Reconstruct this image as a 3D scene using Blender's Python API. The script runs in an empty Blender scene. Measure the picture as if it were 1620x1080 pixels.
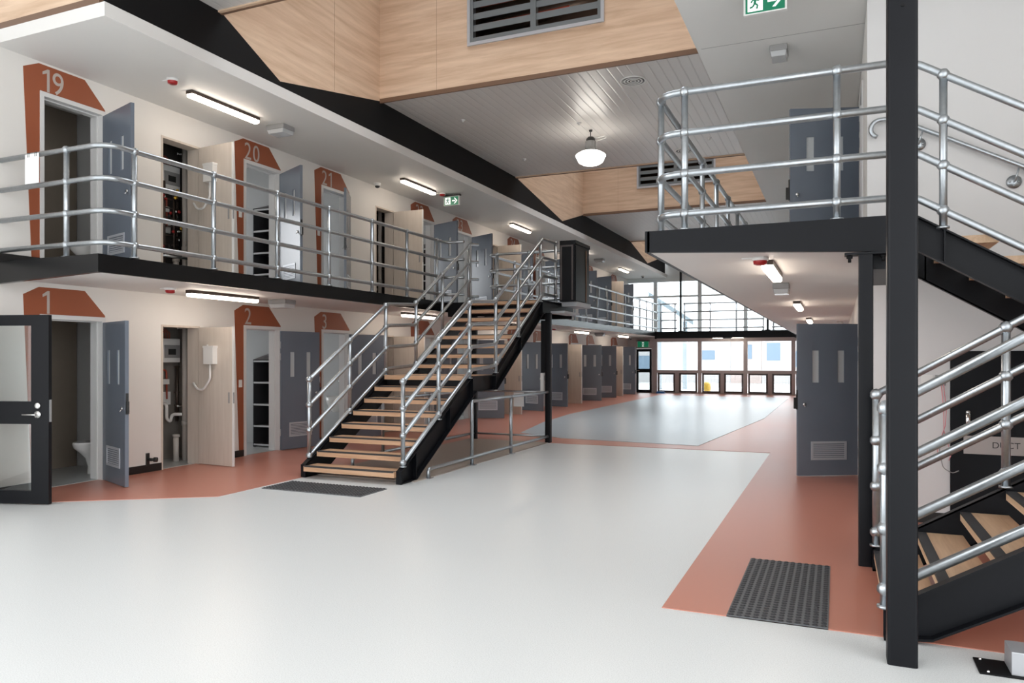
import bpy, bmesh, math, random
from mathutils import Vector, Matrix
random.seed(7)
PI = math.pi
C = bpy.context.scene.collection
sc = bpy.context.scene

# ------------------------------------------------------------------ camera
F = 1190.0
TH = math.atan(515.0 / F)
cam = bpy.data.cameras.new('camera')
cam.sensor_width = 36
cam.lens = 36 * F / 1620
cam.shift_y = 25 / 1620
cam.clip_start = 0.05
cam.clip_end = 400
co = bpy.data.objects.new('camera', cam)
C.objects.link(co)
co.location = (0, 0, 1.6)
co.rotation_euler = (PI / 2, 0, TH)
sc.camera = co

# ------------------------------------------------------------------ materials
def new_mat(name):
    m = bpy.data.materials.new(name)
    m.use_nodes = True
    nt = m.node_tree
    b = nt.nodes['Principled BSDF']
    return m, nt, b

def plain(name, col, rough=.5, metal=0.0, spec=.5, noise=0.0, nscale=6.0, bump=0.0, bscale=60.0, coat=0.0):
    m, nt, b = new_mat(name)
    b.inputs['Base Color'].default_value = (*col, 1)
    b.inputs['Roughness'].default_value = rough
    b.inputs['Metallic'].default_value = metal
    b.inputs['Specular IOR Level'].default_value = spec
    if coat:
        b.inputs['Coat Weight'].default_value = coat
        b.inputs['Coat Roughness'].default_value = .15
    tc = nt.nodes.new('ShaderNodeTexCoord')
    if noise:
        n = nt.nodes.new('ShaderNodeTexNoise')
        n.inputs['Scale'].default_value = nscale
        n.inputs['Detail'].default_value = 5
        nt.links.new(tc.outputs['Object'], n.inputs['Vector'])
        r = nt.nodes.new('ShaderNodeMapRange')
        r.inputs['To Min'].default_value = 1 - noise
        r.inputs['To Max'].default_value = 1 + noise
        nt.links.new(n.outputs['Fac'], r.inputs['Value'])
        mx = nt.nodes.new('ShaderNodeVectorMath')
        mx.operation = 'SCALE'
        mx.inputs[0].default_value = col
        nt.links.new(r.outputs['Result'], mx.inputs['Scale'])
        nt.links.new(mx.outputs['Vector'], b.inputs['Base Color'])
    if bump:
        n2 = nt.nodes.new('ShaderNodeTexNoise')
        n2.inputs['Scale'].default_value = bscale
        nt.links.new(tc.outputs['Object'], n2.inputs['Vector'])
        bp = nt.nodes.new('ShaderNodeBump')
        bp.inputs['Strength'].default_value = bump
        bp.inputs['Distance'].default_value = .01
        nt.links.new(n2.outputs['Fac'], bp.inputs['Height'])
        nt.links.new(bp.outputs['Normal'], b.inputs['Normal'])
    return m

def wood(name, c1, c2, scale=(1.2, 1.2, 14), rough=.45, planks=None):
    """stretched-noise grain; planks=(width axis scale) adds board-to-board variation"""
    m, nt, b = new_mat(name)
    tc = nt.nodes.new('ShaderNodeTexCoord')
    mp = nt.nodes.new('ShaderNodeMapping')
    mp.inputs['Scale'].default_value = scale
    nt.links.new(tc.outputs['Object'], mp.inputs['Vector'])
    n = nt.nodes.new('ShaderNodeTexNoise')
    n.inputs['Scale'].default_value = 1.6
    n.inputs['Detail'].default_value = 8
    n.inputs['Roughness'].default_value = .62
    n.inputs['Distortion'].default_value = .35
    nt.links.new(mp.outputs['Vector'], n.inputs['Vector'])
    r = nt.nodes.new('ShaderNodeValToRGB')
    r.color_ramp.elements[0].position = .32
    r.color_ramp.elements[0].color = (*c1, 1)
    r.color_ramp.elements[1].position = .68
    r.color_ramp.elements[1].color = (*c2, 1)
    nt.links.new(n.outputs['Fac'], r.inputs['Fac'])
    out = r.outputs['Color']
    nt.links.new(out, b.inputs['Base Color'])
    b.inputs['Roughness'].default_value = rough
    b.inputs['Specular IOR Level'].default_value = .35
    return m

def emit(name, col, strength, base=(.9, .9, .88)):
    m, nt, b = new_mat(name)
    b.inputs['Base Color'].default_value = (*base, 1)
    b.inputs['Emission Color'].default_value = (*col, 1)
    b.inputs['Emission Strength'].default_value = strength
    b.inputs['Roughness'].default_value = .4
    return m

def glass_mat(name, tint=(.93, .96, .96), refl=1.0):
    m = bpy.data.materials.new(name)
    m.use_nodes = True
    nt = m.node_tree
    nt.nodes.clear()
    o = nt.nodes.new('ShaderNodeOutputMaterial')
    t = nt.nodes.new('ShaderNodeBsdfTransparent')
    t.inputs['Color'].default_value = (*tint, 1)
    g = nt.nodes.new('ShaderNodeBsdfGlossy')
    g.inputs['Roughness'].default_value = .02
    fr = nt.nodes.new('ShaderNodeFresnel')
    fr.inputs['IOR'].default_value = 1.45
    mx = nt.nodes.new('ShaderNodeMixShader')
    nt.links.new(fr.outputs['Fac'], mx.inputs['Fac'])
    nt.links.new(t.outputs['BSDF'], mx.inputs[1])
    nt.links.new(g.outputs['BSDF'], mx.inputs[2])
    nt.links.new(mx.outputs['Shader'], o.inputs['Surface'])
    return m

def floor_mat(name, col, rough=.3, speck=.06, var=.05):
    m, nt, b = new_mat(name)
    tc = nt.nodes.new('ShaderNodeTexCoord')
    n1 = nt.nodes.new('ShaderNodeTexNoise'); n1.inputs['Scale'].default_value = 150; n1.inputs['Detail'].default_value = 1
    n2 = nt.nodes.new('ShaderNodeTexNoise'); n2.inputs['Scale'].default_value = .5; n2.inputs['Detail'].default_value = 1
    nt.links.new(tc.outputs['Object'], n1.inputs['Vector'])
    nt.links.new(tc.outputs['Object'], n2.inputs['Vector'])
    r1 = nt.nodes.new('ShaderNodeMapRange'); r1.inputs['From Min'].default_value = .25; r1.inputs['From Max'].default_value = .6
    r1.inputs['To Min'].default_value = 1 - speck; r1.inputs['To Max'].default_value = 1 + speck * .4
    r2 = nt.nodes.new('ShaderNodeMapRange'); r2.inputs['To Min'].default_value = 1 - var; r2.inputs['To Max'].default_value = 1 + var
    nt.links.new(n1.outputs['Fac'], r1.inputs['Value']); nt.links.new(n2.outputs['Fac'], r2.inputs['Value'])
    mu = nt.nodes.new('ShaderNodeMath'); mu.operation = 'MULTIPLY'
    nt.links.new(r1.outputs['Result'], mu.inputs[0]); nt.links.new(r2.outputs['Result'], mu.inputs[1])
    mx = nt.nodes.new('ShaderNodeVectorMath'); mx.operation = 'SCALE'
    mx.inputs[0].default_value = col
    nt.links.new(mu.outputs['Value'], mx.inputs['Scale'])
    nt.links.new(mx.outputs['Vector'], b.inputs['Base Color'])
    rr = nt.nodes.new('ShaderNodeMapRange'); rr.inputs['To Min'].default_value = rough - .02; rr.inputs['To Max'].default_value = rough + .02
    nt.links.new(n2.outputs['Fac'], rr.inputs['Value'])
    nt.links.new(rr.outputs['Result'], b.inputs['Roughness'])
    return m

def ribbed_mat(name, col):
    """flat metal ceiling strips running along Y, 0.2 m wide with dark narrow joints"""
    m, nt, b = new_mat(name)
    tc = nt.nodes.new('ShaderNodeTexCoord')
    sx = nt.nodes.new('ShaderNodeSeparateXYZ')
    nt.links.new(tc.outputs['Object'], sx.inputs['Vector'])
    dv = nt.nodes.new('ShaderNodeMath'); dv.operation = 'DIVIDE'; dv.inputs[1].default_value = .15
    nt.links.new(sx.outputs['X'], dv.inputs[0])
    fr = nt.nodes.new('ShaderNodeMath'); fr.operation = 'FRACT'
    nt.links.new(dv.outputs['Value'], fr.inputs[0])
    pp = nt.nodes.new('ShaderNodeMath'); pp.operation = 'PINGPONG'; pp.inputs[1].default_value = .5
    nt.links.new(fr.outputs['Value'], pp.inputs[0])
    r = nt.nodes.new('ShaderNodeValToRGB')
    r.color_ramp.elements[0].position = .02; r.color_ramp.elements[0].color = (*[c * .88 for c in col], 1)
    r.color_ramp.elements[1].position = .07; r.color_ramp.elements[1].color = (*col, 1)
    nt.links.new(pp.outputs['Value'], r.inputs['Fac'])
    nt.links.new(r.outputs['Color'], b.inputs['Base Color'])
    b.inputs['Roughness'].default_value = .36
    b.inputs['Metallic'].default_value = .1
    nz = nt.nodes.new('ShaderNodeTexNoise'); nz.inputs['Scale'].default_value = 1.0; nz.inputs['Detail'].default_value = 2
    mp = nt.nodes.new('ShaderNodeMapping'); mp.inputs['Scale'].default_value = (5, .8, 1)
    nt.links.new(tc.outputs['Object'], mp.inputs['Vector']); nt.links.new(mp.outputs['Vector'], nz.inputs['Vector'])
    ad = nt.nodes.new('ShaderNodeMath'); ad.operation = 'MULTIPLY_ADD'; ad.inputs[1].default_value = .5
    nt.links.new(nz.outputs['Fac'], ad.inputs[0])
    r2 = nt.nodes.new('ShaderNodeMapRange'); r2.inputs['From Max'].default_value = .12
    nt.links.new(pp.outputs['Value'], r2.inputs['Value'])
    nt.links.new(r2.outputs['Result'], ad.inputs[2])
    bp = nt.nodes.new('ShaderNodeBump'); bp.inputs['Strength'].default_value = .34; bp.inputs['Distance'].default_value = .012
    nt.links.new(ad.outputs['Value'], bp.inputs['Height'])
    nt.links.new(bp.outputs['Normal'], b.inputs['Normal'])
    return m

M = {}
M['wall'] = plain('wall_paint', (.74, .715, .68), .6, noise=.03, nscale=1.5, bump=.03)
M['soffit'] = plain('soffit_paint', (.72, .71, .69), .55, noise=.02, nscale=1.2)
M['white_wall'] = plain('bright_wall_paint', (.65, .64, .635), .5, noise=.02, nscale=1.2)
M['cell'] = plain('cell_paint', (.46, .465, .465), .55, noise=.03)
M['brown'] = plain('brown_wall_paint', (.20, .165, .13), .6, noise=.08)
M['black'] = plain('black_steel_paint', (.0035, .004, .0058), .42, spec=.2, noise=.15, nscale=4)
M['fascia'] = plain('dark_fascia_paint', (.006, .006, .0065), .25, spec=.35, noise=.15, nscale=4)
M['matt'] = plain('matt_black', (.0035, .0035, .004), .65, spec=.2)
M['galv'] = plain('galvanised_steel', (.43, .46, .485), .30, metal=.92, noise=.18, nscale=28)
M['chrome'] = plain('satin_steel', (.68, .68, .67), .22, metal=1)
M['door'] = plain('grey_door_paint', (.150, .174, .212), .25, spec=.5, noise=.06, nscale=2.5)
M['frame'] = plain('frame_paint', (.66, .65, .64), .4)
M['cream'] = wood('cream_laminate', (.56, .49, .42), (.63, .56, .49), scale=(14, 14, .9), rough=.5)
M['orange'] = plain('orange_wall_paint', (.30, .080, .032), .55, noise=.06, nscale=1.5)
M['numeral'] = plain('numeral_grey', (.47, .405, .365), .5)
M['f_white'] = floor_mat('white_resin_floor', (.65, .665, .662), .30, .14, .0)
M['f_orange'] = floor_mat('terracotta_floor', (.50, .205, .145), .32, .0, .05)
M['f_blue'] = floor_mat('blue_grey_floor', (.40, .445, .475), .30, .0, .06)
M['f_beige'] = floor_mat('beige_floor', (.40, .345, .30), .38, .03, .08)
M['f_cell'] = floor_mat('grey_cell_floor', (.42, .43, .43), .28, .05, .15)
M['mat'] = plain('charcoal_rubber', (.125, .127, .132), .6, spec=.25)
M['stud'] = plain('black_rubber', (.02, .021, .024), .45)
M['clad'] = wood('oak_cladding', (.56, .385, .26), (.75, .565, .415), scale=(.55, .55, 7), rough=.5)
M['cladtrim'] = plain('brown_trim', (.16, .09, .055), .5)
M['tread'] = wood('blond_tread_timber', (.48, .285, .17), (.64, .41, .26), scale=(1.2, 16, 16), rough=.42)
M['tread_y'] = wood('blond_tread_timber_b', (.56, .36, .22), (.72, .50, .33), scale=(16, 1.2, 16), rough=.42)
M['nosing'] = plain('black_nosing', (.03, .03, .032), .6)
M['ceil'] = ribbed_mat('metal_ceiling_strips', (.66, .635, .61))
M['glass'] = glass_mat('clear_glass')
M['endglass'] = glass_mat('dimming_end_glass', (.56, .585, .59))  # tint added to dim the daylight and the outside view
M['signstrip'] = plain('pale_sign_strip', (.40, .365, .345), .5)
M['lowglass'] = glass_mat('lower_pane_glass', (.74, .76, .765))  # weaker tint, likewise added to tone down the yard
M['joint'] = plain('timber_joint', (.40, .26, .17), .6)
M['skylight'] = glass_mat('tinted_skylight', (.80, .81, .82))
M['slot'] = plain('pale_slot_glass', (.52, .54, .55), .12, spec=.6)  # opaque pale base stands in for reflection and light in the slot glass
M['lamp'] = emit('warm_tube_diffuser', (1.0, .86, .72), 4.0)
M['bay'] = emit('white_lamp_lens', (1.0, .95, .86), 3.4)
M['bronze'] = plain('bronze_metal', (.07, .05, .04), .4, metal=.4)
M['plastic'] = plain('white_plastic', (.74, .73, .71), .4)
M['greybox'] = plain('grey_plastic', (.29, .285, .28), .45)
M['lens'] = plain('clear_lens', (.46, .465, .47), .15)
M['red'] = plain('red_plastic', (.34, .012, .014), .3)
M['green'] = emit('green_sign_face', (.0, .30, .13), .07, (.004, .12, .065))  # signs are unlit; a faint glow is put into the green
M['signwhite'] = emit('white_sign_symbol', (1, 1, 1), .15)  # glow put into the white symbol of the unlit sign
M['china'] = plain('white_china', (.80, .79, .77), .12, coat=.5)
M['shelf'] = plain('dark_shelf_board', (.03, .03, .033), .5)
M['shelfedge'] = plain('pale_shelf_edge', (.55, .56, .57), .4)
M['shelftop'] = plain('grey_shelf_top', (.14, .13, .135), .5)
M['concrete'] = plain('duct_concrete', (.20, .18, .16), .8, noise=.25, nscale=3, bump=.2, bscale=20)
M['pipe'] = plain('pipe_plastic', (.50, .46, .42), .4)
M['copper'] = plain('red_conduit', (.36, .07, .04), .4)
M['yellow'] = plain('yellow_plastic', (.72, .45, .05), .45)
M['dark'] = plain('dark_plastic', (.02, .02, .02), .4)
M['paper'] = plain('white_paper', (.82, .82, .82), .7)
M['mullion'] = plain('grey_mullion', (.50, .47, .465), .4, spec=.5)
M['mullion_dark'] = plain('dark_window_frame', (.075, .06, .058), .4)
M['louvre'] = plain('grey_louvre_blade', (.20, .225, .24), .38, metal=.4)
M['plenum'] = plain('dark_plenum', (.05, .03, .022), .8)
M['alu'] = plain('pale_aluminium', (.52, .54, .58), .35, metal=.3)
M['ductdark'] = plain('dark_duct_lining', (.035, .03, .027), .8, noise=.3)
M['mullion_glare'] = plain('glare_pale_mullion', (.78, .82, .83), .4)  # paler copy of the mullion paint, standing in for window glare
M['steel_grey'] = plain('grey_galvanised_tray', (.45, .46, .48), .5, metal=.6)
M['pink'] = plain('pink_wire', (.65, .25, .28), .5)
M['blue'] = plain('blue_plastic', (.05, .22, .60), .35)
M['ext_ground'] = plain('pale_paving', (.60, .585, .57), .8, noise=.12, nscale=.8)
M['ext_wall'] = plain('pale_facade', (.68, .67, .68), .7)
M['ext_pink'] = plain('pink_facade', (.66, .56, .53), .7)
M['ext_glass'] = plain('blue_window', (.26, .36, .47), .15)
M['ext_steel'] = plain('pale_blue_steel', (.52, .60, .66), .5)
M['skirt'] = plain('black_skirting', (.012, .012, .012), .4)

# ------------------------------------------------------------------ mesh builder
class MB:
    def __init__(s):
        s.v = []; s.f = []; s.mi = []; s.sm = []
    def add(s, vs, fs, m=0, smooth=False):
        b = len(s.v)
        s.v += [tuple(p) for p in vs]
        for f in fs:
            s.f.append([b + i for i in f]); s.mi.append(m); s.sm.append(smooth)
        return s
    def box(s, x0, y0, z0, x1, y1, z1, m=0):
        vs = [(x0, y0, z0), (x1, y0, z0), (x1, y1, z0), (x0, y1, z0), (x0, y0, z1), (x1, y0, z1), (x1, y1, z1), (x0, y1, z1)]
        return s.add(vs, [(0, 3, 2, 1), (4, 5, 6, 7), (0, 1, 5, 4), (1, 2, 6, 5), (2, 3, 7, 6), (3, 0, 4, 7)], m)
    def hexa(s, vs, m=0):
        return s.add(vs, [(0, 3, 2, 1), (4, 5, 6, 7), (0, 1, 5, 4), (1, 2, 6, 5), (2, 3, 7, 6), (3, 0, 4, 7)], m)
    def prism(s, poly, fn, d0, d1, m=0):
        """poly of 2-D points; fn(a, b, d) -> xyz"""
        n = len(poly)
        vs = [fn(a, b, d0) for a, b in poly] + [fn(a, b, d1) for a, b in poly]
        fs = [list(range(n))[::-1], list(range(n, 2 * n))]
        for i in range(n):
            j = (i + 1) % n
            fs.append((i, j, n + j, n + i))
        return s.add(vs, fs, m)
    def tube(s, pts, r, n=10, m=0, caps=True, r1=None):
        pts = [Vector(p) for p in pts]
        t = (pts[1] - pts[0]).normalized()
        up = Vector((0, 0, 1)) if abs(t.z) < .9 else Vector((1, 0, 0))
        a = t.cross(up).normalized(); b = t.cross(a).normalized()
        rings = []
        base = len(s.v)
        for i, p in enumerate(pts):
            if i == 0: d = (pts[1] - pts[0]).normalized()
            elif i == len(pts) - 1: d = (pts[-1] - pts[-2]).normalized()
            else:
                d = ((pts[i + 1] - p).normalized() + (p - pts[i - 1]).normalized())
                d = d.normalized() if d.length > 1e-6 else (p - pts[i - 1]).normalized()
            a = (a - d * a.dot(d)).normalized(); b = d.cross(a).normalized()
            k = 1.0
            if 0 < i < len(pts) - 1:
                cc = max(.5, d.dot((p - pts[i - 1]).normalized())); k = 1 / cc if cc > .8 else 1.1
            rr = r if r1 is None else r + (r1 - r) * i / (len(pts) - 1)
            for q in range(n):
                ang = 2 * PI * q / n
                s.v.append(tuple(p + (a * math.cos(ang) + b * math.sin(ang)) * rr * (k if 0 < i < len(pts) - 1 else 1)))
        for i in range(len(pts) - 1):
            for q in range(n):
                q2 = (q + 1) % n
                s.f.append([base + i * n + q, base + i * n + q2, base + (i + 1) * n + q2, base + (i + 1) * n + q]); s.mi.append(m); s.sm.append(True)
        if caps:
            s.f.append([base + q for q in range(n)][::-1]); s.mi.append(m); s.sm.append(False)
            e = base + (len(pts) - 1) * n
            s.f.append([e + q for q in range(n)]); s.mi.append(m); s.sm.append(False)
        return s
    def lathe(s, prof, c, n=24, m=0, axis='z'):
        """prof = [(r, h)]; revolve about axis through c"""
        base = len(s.v)
        for r, h in prof:
            for q in range(n):
                a = 2 * PI * q / n
                u, w = r * math.cos(a), r * math.sin(a)
                p = {'z': (u, w, h), 'x': (h, u, w), 'y': (u, h, w)}[axis]
                s.v.append((c[0] + p[0], c[1] + p[1], c[2] + p[2]))
        for i in range(len(prof) - 1):
            for q in range(n):
                q2 = (q + 1) % n
                s.f.append([base + i * n + q, base + i * n + q2, base + (i + 1) * n + q2, base + (i + 1) * n + q]); s.mi.append(m); s.sm.append(True)
        return s
    def ball(s, c, r, n=10, m=0, sq=1.0):
        k = max(4, n // 2)
        prof = [(max(1e-4, r * math.sin(PI * i / k)), -r * sq * math.cos(PI * i / k)) for i in range(k + 1)]
        return s.lathe(prof, c, n, m)
    def mesh(s, name, mats, off=(0, 0, 0)):
        me = bpy.data.meshes.new(name)
        ox, oy, oz = off
        me.from_pydata([(x - ox, y - oy, z - oz) for x, y, z in s.v], [], s.f)
        if not isinstance(mats, (list, tuple)): mats = [mats]
        for k in mats: me.materials.append(M[k])
        me.polygons.foreach_set('material_index', s.mi)
        me.polygons.foreach_set('use_smooth', s.sm)
        me.update()
        bm = bmesh.new(); bm.from_mesh(me)
        bmesh.ops.recalc_face_normals(bm, faces=bm.faces)
        bm.to_mesh(me); bm.free()
        return me

def wpos(o):
    p = Vector((0, 0, 0))
    while o is not None:
        p = o.matrix_basis @ p if False else o.location + (o.rotation_euler.to_matrix() @ p)
        o = o.parent
    return tuple(p)

def inst(name, me, parent=None, loc=(0, 0, 0), rot=(0, 0, 0), label=None):
    o = bpy.data.objects.new(name, me)
    C.objects.link(o)
    o.location = loc; o.rotation_euler = rot
    if parent: o.parent = parent
    if label: o['label'] = label
    return o

def build(name, mb, mats, parent=None, at=None, label=None, smooth_bevel=0):
    """verts given in world space; parented objects keep an identity rotation"""
    if parent is not None:
        off = wpos(parent)
        o = inst(name, mb.mesh(name, mats, off), parent)
    else:
        at = at or (0, 0, 0)
        o = inst(name, mb.mesh(name, mats, at), None, at)
    if smooth_bevel:
        bv = o.modifiers.new('edge', 'BEVEL'); bv.width = smooth_bevel; bv.segments = 2; bv.limit_method = 'ANGLE'
    if label: o['label'] = label
    return o

def tag(o, label, cat, group=None, kind=None):
    o['label'] = label; o['category'] = cat
    if group: o['group'] = group
    if kind: o['kind'] = kind
    return o

def thing(name, label, cat, loc=(0, 0, 0), rotz=0, group=None, kind=None):
    o = bpy.data.objects.new(name, None)
    C.objects.link(o)
    o.empty_display_size = .1
    o.location = loc; o.rotation_euler = (0, 0, rotz)
    return tag(o, label, cat, group, kind)

def struct(name, mb, mats, label, cat, at=None):
    return tag(build(name, mb, mats, None, at), label, cat, None, 'structure')

def fillet(pts, rad, k=6):
    pts = [Vector(p) for p in pts]
    out = [pts[0]]
    for i in range(1, len(pts) - 1):
        p = pts[i]
        a = pts[i - 1] - p; b = pts[i + 1] - p
        la, lb = a.length, b.length
        a.normalize(); b.normalize()
        ang = a.angle(b)
        if ang > PI - .02:
            out.append(p); continue
        t = min(rad / math.tan(ang / 2), la * .48, lb * .48)
        p0 = p + a * t; p1 = p + b * t
        for q in range(k + 1):
            u = q / k
            out.append(p0 * (1 - u) ** 2 + p * 2 * u * (1 - u) + p1 * u * u)
    out.append(pts[-1])
    return out

def text(name, body, size, parent, loc, rot, mat, depth=.001, align='LEFT', sx=1.0):
    cu = bpy.data.curves.new(name, 'FONT')
    cu.body = body; cu.size = size; cu.extrude = depth; cu.align_x = align
    cu.materials.append(M[mat])
    o = bpy.data.objects.new(name, cu)
    C.objects.link(o)
    o.parent = parent; o.location = loc; o.rotation_euler = rot
    o.scale = (sx, 1, 1)
    return o

# ------------------------------------------------------------------ constants
XW, XR, YE = -8.8, .27, 33.7
Z2, ZS1, ZS2, ZC = 2.685, 2.50, 5.155, 5.88
XB, XS, XRB = -7.15, -7.0, -1.5
CELL = [5.84, 9.22, 11.21, 14.6, 16.6, 20.0, 22.0, 25.42, 27.45, 30.85]
DUCT = [7.81, 13.2, 18.6, 24.0, 29.4]
WELL = [(7.14, 8.21, 10.67), (16.48, 19.76, 21.63), (27.22, 29.99, 32.4)]

# ------------------------------------------------------------------ floor
def flat(mb, poly, z0, z1, m=0):
    mb.prism(poly, lambda a, b, d: (a, b, d), z0, z1, m)
mb = MB(); mb.box(-14, -7, -.2, 6, 33.9, 0)
floor = struct('floor', mb, 'f_white', 'speckled pale resin floor of the whole hall', 'floor')
mb = MB()
flat(mb, [(XW - .2, 5.05), (-7.98, 5.6), (-6.53, 6.585), (-6.55, 8.1), (-6.62, 8.3), (-6.62, 13.15), (-1.03, 13.25), (-1.03, 4.79), (6, 4.79), (6, 33.7), (XW - .2, 33.7)], -.01, .005)
build('orange_coating', mb, 'f_orange', floor, label='terracotta coloured floor area')
mb = MB()
flat(mb, [(-5.0, 14.0), (-2.3, 13.75), (-1.75, 20.6), (-1.75, 31.5), (-6.9, 31.5), (-6.9, 20), (-6.62, 17.2), (-6.14, 14.65)], -.01, .011)
build('blue_coating', mb, 'f_blue', floor, label='blue grey floor area')
mb = MB()
flat(mb, [(-6.62, 8.35), (-4.97, 8.35), (-4.97, 13.2), (-6.62, 13.2)], -.01, .011)
build('beige_coating', mb, 'f_beige', floor, label='beige floor area below the stair')
mb = MB()
mb.box(-12, 4.9, -.01, XW - .05, YE, .010)
build('cell_coating', mb, 'f_cell', floor, label='grey floor inside the cells')

# ------------------------------------------------------------------ left wall (two storeys, openings for cells and ducts)
ops = sorted([(y + .2, y + 1.08, 2.12) for y in CELL] + [(y, y + .70, 2.065) for y in DUCT])
mb = MB()
for zb, zt in ((0, Z2), (Z2, ZS2)):
    y = 3.6
    for a, b, h in ops:
        mb.box(XW - .2, y, zb, XW, a, zt)
        mb.box(XW - .2, a, zb + h, XW, b, zt)
        y = b
    mb.box(XW - .2, y, zb, XW, YE, zt)
wall_left = struct('wall_left', mb, 'wall', 'warm white two-storey cell block wall with door openings', 'wall')
NUMS = list(range(1, 11)) + list(range(19, 29))
for i, n in enumerate(NUMS):
    y = CELL[i % 10]; z = 0 if i < 10 else Z2
    mb = MB()
    fn = lambda a, b, d: (d, a, b)
    top = 2.445
    mb.prism([(y + .105, z + .002), (y + .2, z + .002), (y + .2, z + 2.12), (y + 1.08, z + 2.12), (y + 1.08, z + 2.14), (y + .79, z + top), (y + .19, z + top), (y, z + 2.345)], fn, XW - .01, XW + .003)
    p = build('number_panel', mb, 'orange', wall_left, label='orange painted doorway surround numbered %d' % n)
    yy = y + .215
    for ch in str(n):
        if ch == '1':
            mb = MB(); h = .275
            mb.prism([(yy + .075, z + 2.13), (yy + .108, z + 2.13), (yy + .108, z + 2.13 + h), (yy + .082, z + 2.13 + h), (yy + .075, z + 2.13 + h - .03)], fn, XW + .002, XW + .006)
            mb.prism([(yy + .082, z + 2.13 + h), (yy + .02, z + 2.13 + h - .045), (yy + .02, z + 2.13 + h - .078), (yy + .076, z + 2.13 + h - .05)], fn, XW + .002, XW + .006)
            build('numeral', mb, 'numeral', p); yy += .135
        else:
            text('numeral', ch, .385, p, (XW + .004, yy, z + 2.135), (PI / 2, 0, PI / 2), 'numeral', .001, sx=.86); yy += .19
# skirting
mb = MB()
y = 3.6
sk = []
for a, b, h in ops:
    sk.append((y, a)); y = b
sk.append((y, YE))
for zb in (0, Z2):
    for a, b in sk:
        if b - a > .03:
            mb.box(XW, a, zb + .001, XW + .012, b, zb + .11)
struct('baseboard_left', mb, 'skirt', 'black skirting strip along the cell block wall', 'skirting')
# cell partitions, rear wall with windows, dark wet wall
mb = MB()
parts = [4.85]
for y in CELL: parts.append(y + 1.78)
for y in DUCT: parts.append(y + 1.14)
for y in parts:
    mb.box(-12, y, 0, XW - .2, y + .1, ZS2)
for zb, zt in ((0, Z2), (Z2, ZS2)):
    y = 4.85
    for c in CELL:
        a, b = c + .1, c + 1.35
        mb.box(-12.2, y, zb, -12, a, zt)
        mb.box(-12.2, a, zb, -12, b, zb + .7)
        mb.box(-12.2, a, zb + 2.0, -12, b, zt)
        y = b
    mb.box(-12.2, y, zb, -12, YE, zt)
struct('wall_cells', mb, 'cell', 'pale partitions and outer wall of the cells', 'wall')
mb = MB()
for zb, zt in ((0, ZS1), (Z2, ZS2)):
    mb.box(-10.35, 5.75, zb, -10.25, 7.6, zt)
struct('wall_wet', mb, 'brown', 'dark brown partition inside the first cells', 'wall')
# duct cupboard linings
mb = MB()
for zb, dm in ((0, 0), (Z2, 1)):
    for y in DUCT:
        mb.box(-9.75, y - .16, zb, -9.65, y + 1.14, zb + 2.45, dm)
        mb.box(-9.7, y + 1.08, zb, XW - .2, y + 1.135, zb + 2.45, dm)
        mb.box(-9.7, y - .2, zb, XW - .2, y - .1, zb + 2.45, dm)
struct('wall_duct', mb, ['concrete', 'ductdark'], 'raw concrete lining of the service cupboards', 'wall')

# ------------------------------------------------------------------ balcony slabs, soffits, fascias
mb = MB(); mb.box(-12, 5.53, ZS1, XB + .02, YE, Z2 - .005)
struct('floor_balcony_left', mb, 'soffit', 'white underside and slab of the long cell balcony', 'balcony')
fx = lambda a, b, d: (d, a, b)
mb = MB()
mb.box(XB, 5.52, ZS1 - .005, XB + .045, 33.2, Z2 + .002)
mb.box(XB - .02, 5.495, ZS1 - .005, XB + .06, 5.56, Z2 + .002)
mb.hexa([(-12, 5.50, ZS1 - .19), (XB, 5.50, ZS1 - .006), (XB, 5.56, ZS1 - .006), (-12, 5.56, ZS1 - .19), (-12, 5.50, Z2), (XB, 5.50, Z2), (XB, 5.56, Z2), (-12, 5.56, Z2)])
struct('trim_1', mb, 'fascia', 'black steel edge channel of the long cell balcony', 'balcony edge')
mb = MB(); mb.box(-12, 5.5, ZS2, XS, YE, ZS2 + .15)
struct('ceiling_left', mb, 'soffit', 'white soffit over the long upper balcony', 'ceiling')
# black bulkhead with notches
mb = MB()
zb = ZS2 + .15
top = []
for a, v, b in WELL:
    top += [(a, ZC), (v, 5.385), (b, ZC)]
poly = [(5.55, zb), (33.3, zb), (33.3, ZC)] + top[::-1] + [(5.55, ZC)]
# split into convex-ish pieces
ys = [5.55]
for a, v, b in WELL: ys += [a, v, b]
ys.append(33.3)
def tz(y):
    for a, v, b in WELL:
        if a <= y <= v: return ZC + (5.385 - ZC) * (y - a) / (v - a)
        if v <= y <= b: return 5.385 + (ZC - 5.385) * (y - v) / (b - v)
    return ZC
for q in range(len(ys) - 1):
    a, b = ys[q], ys[q + 1]
    mb.prism([(a, zb - .02), (b, zb - .02), (b, tz(b)), (a, tz(a))], fx, XS - .08, XS - .02)
struct('trim_2', mb, 'matt', 'black bulkhead band with notched top above the soffit edge', 'bulkhead')
# ceilings
mb = MB()
bands = [(-3, 7.14), (10.73, 16.48), (21.69, 27.22), (32.46, 33.7)]
for a, b in bands:
    mb.box(-14 if a < 2 else XS - .05, a, ZC, 6, b, ZC + .08)
struct('ceiling', mb, 'ceil', 'grey metal strip ceiling between the timber light wells', 'ceiling')
mb = MB(); mb.box(XRB, 5.5, ZS2 + .015, 6, YE, ZS2 + .165)
for y in (8.87, 18.6):
    mb.box(XRB + .05, y, ZS2 + .013, XR, y + .008, ZS2 + .016, 1)
struct('ceiling_right', mb, ['soffit', 'greybox'], 'white soffit above the railed gallery and steel stair', 'ceiling')
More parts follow.
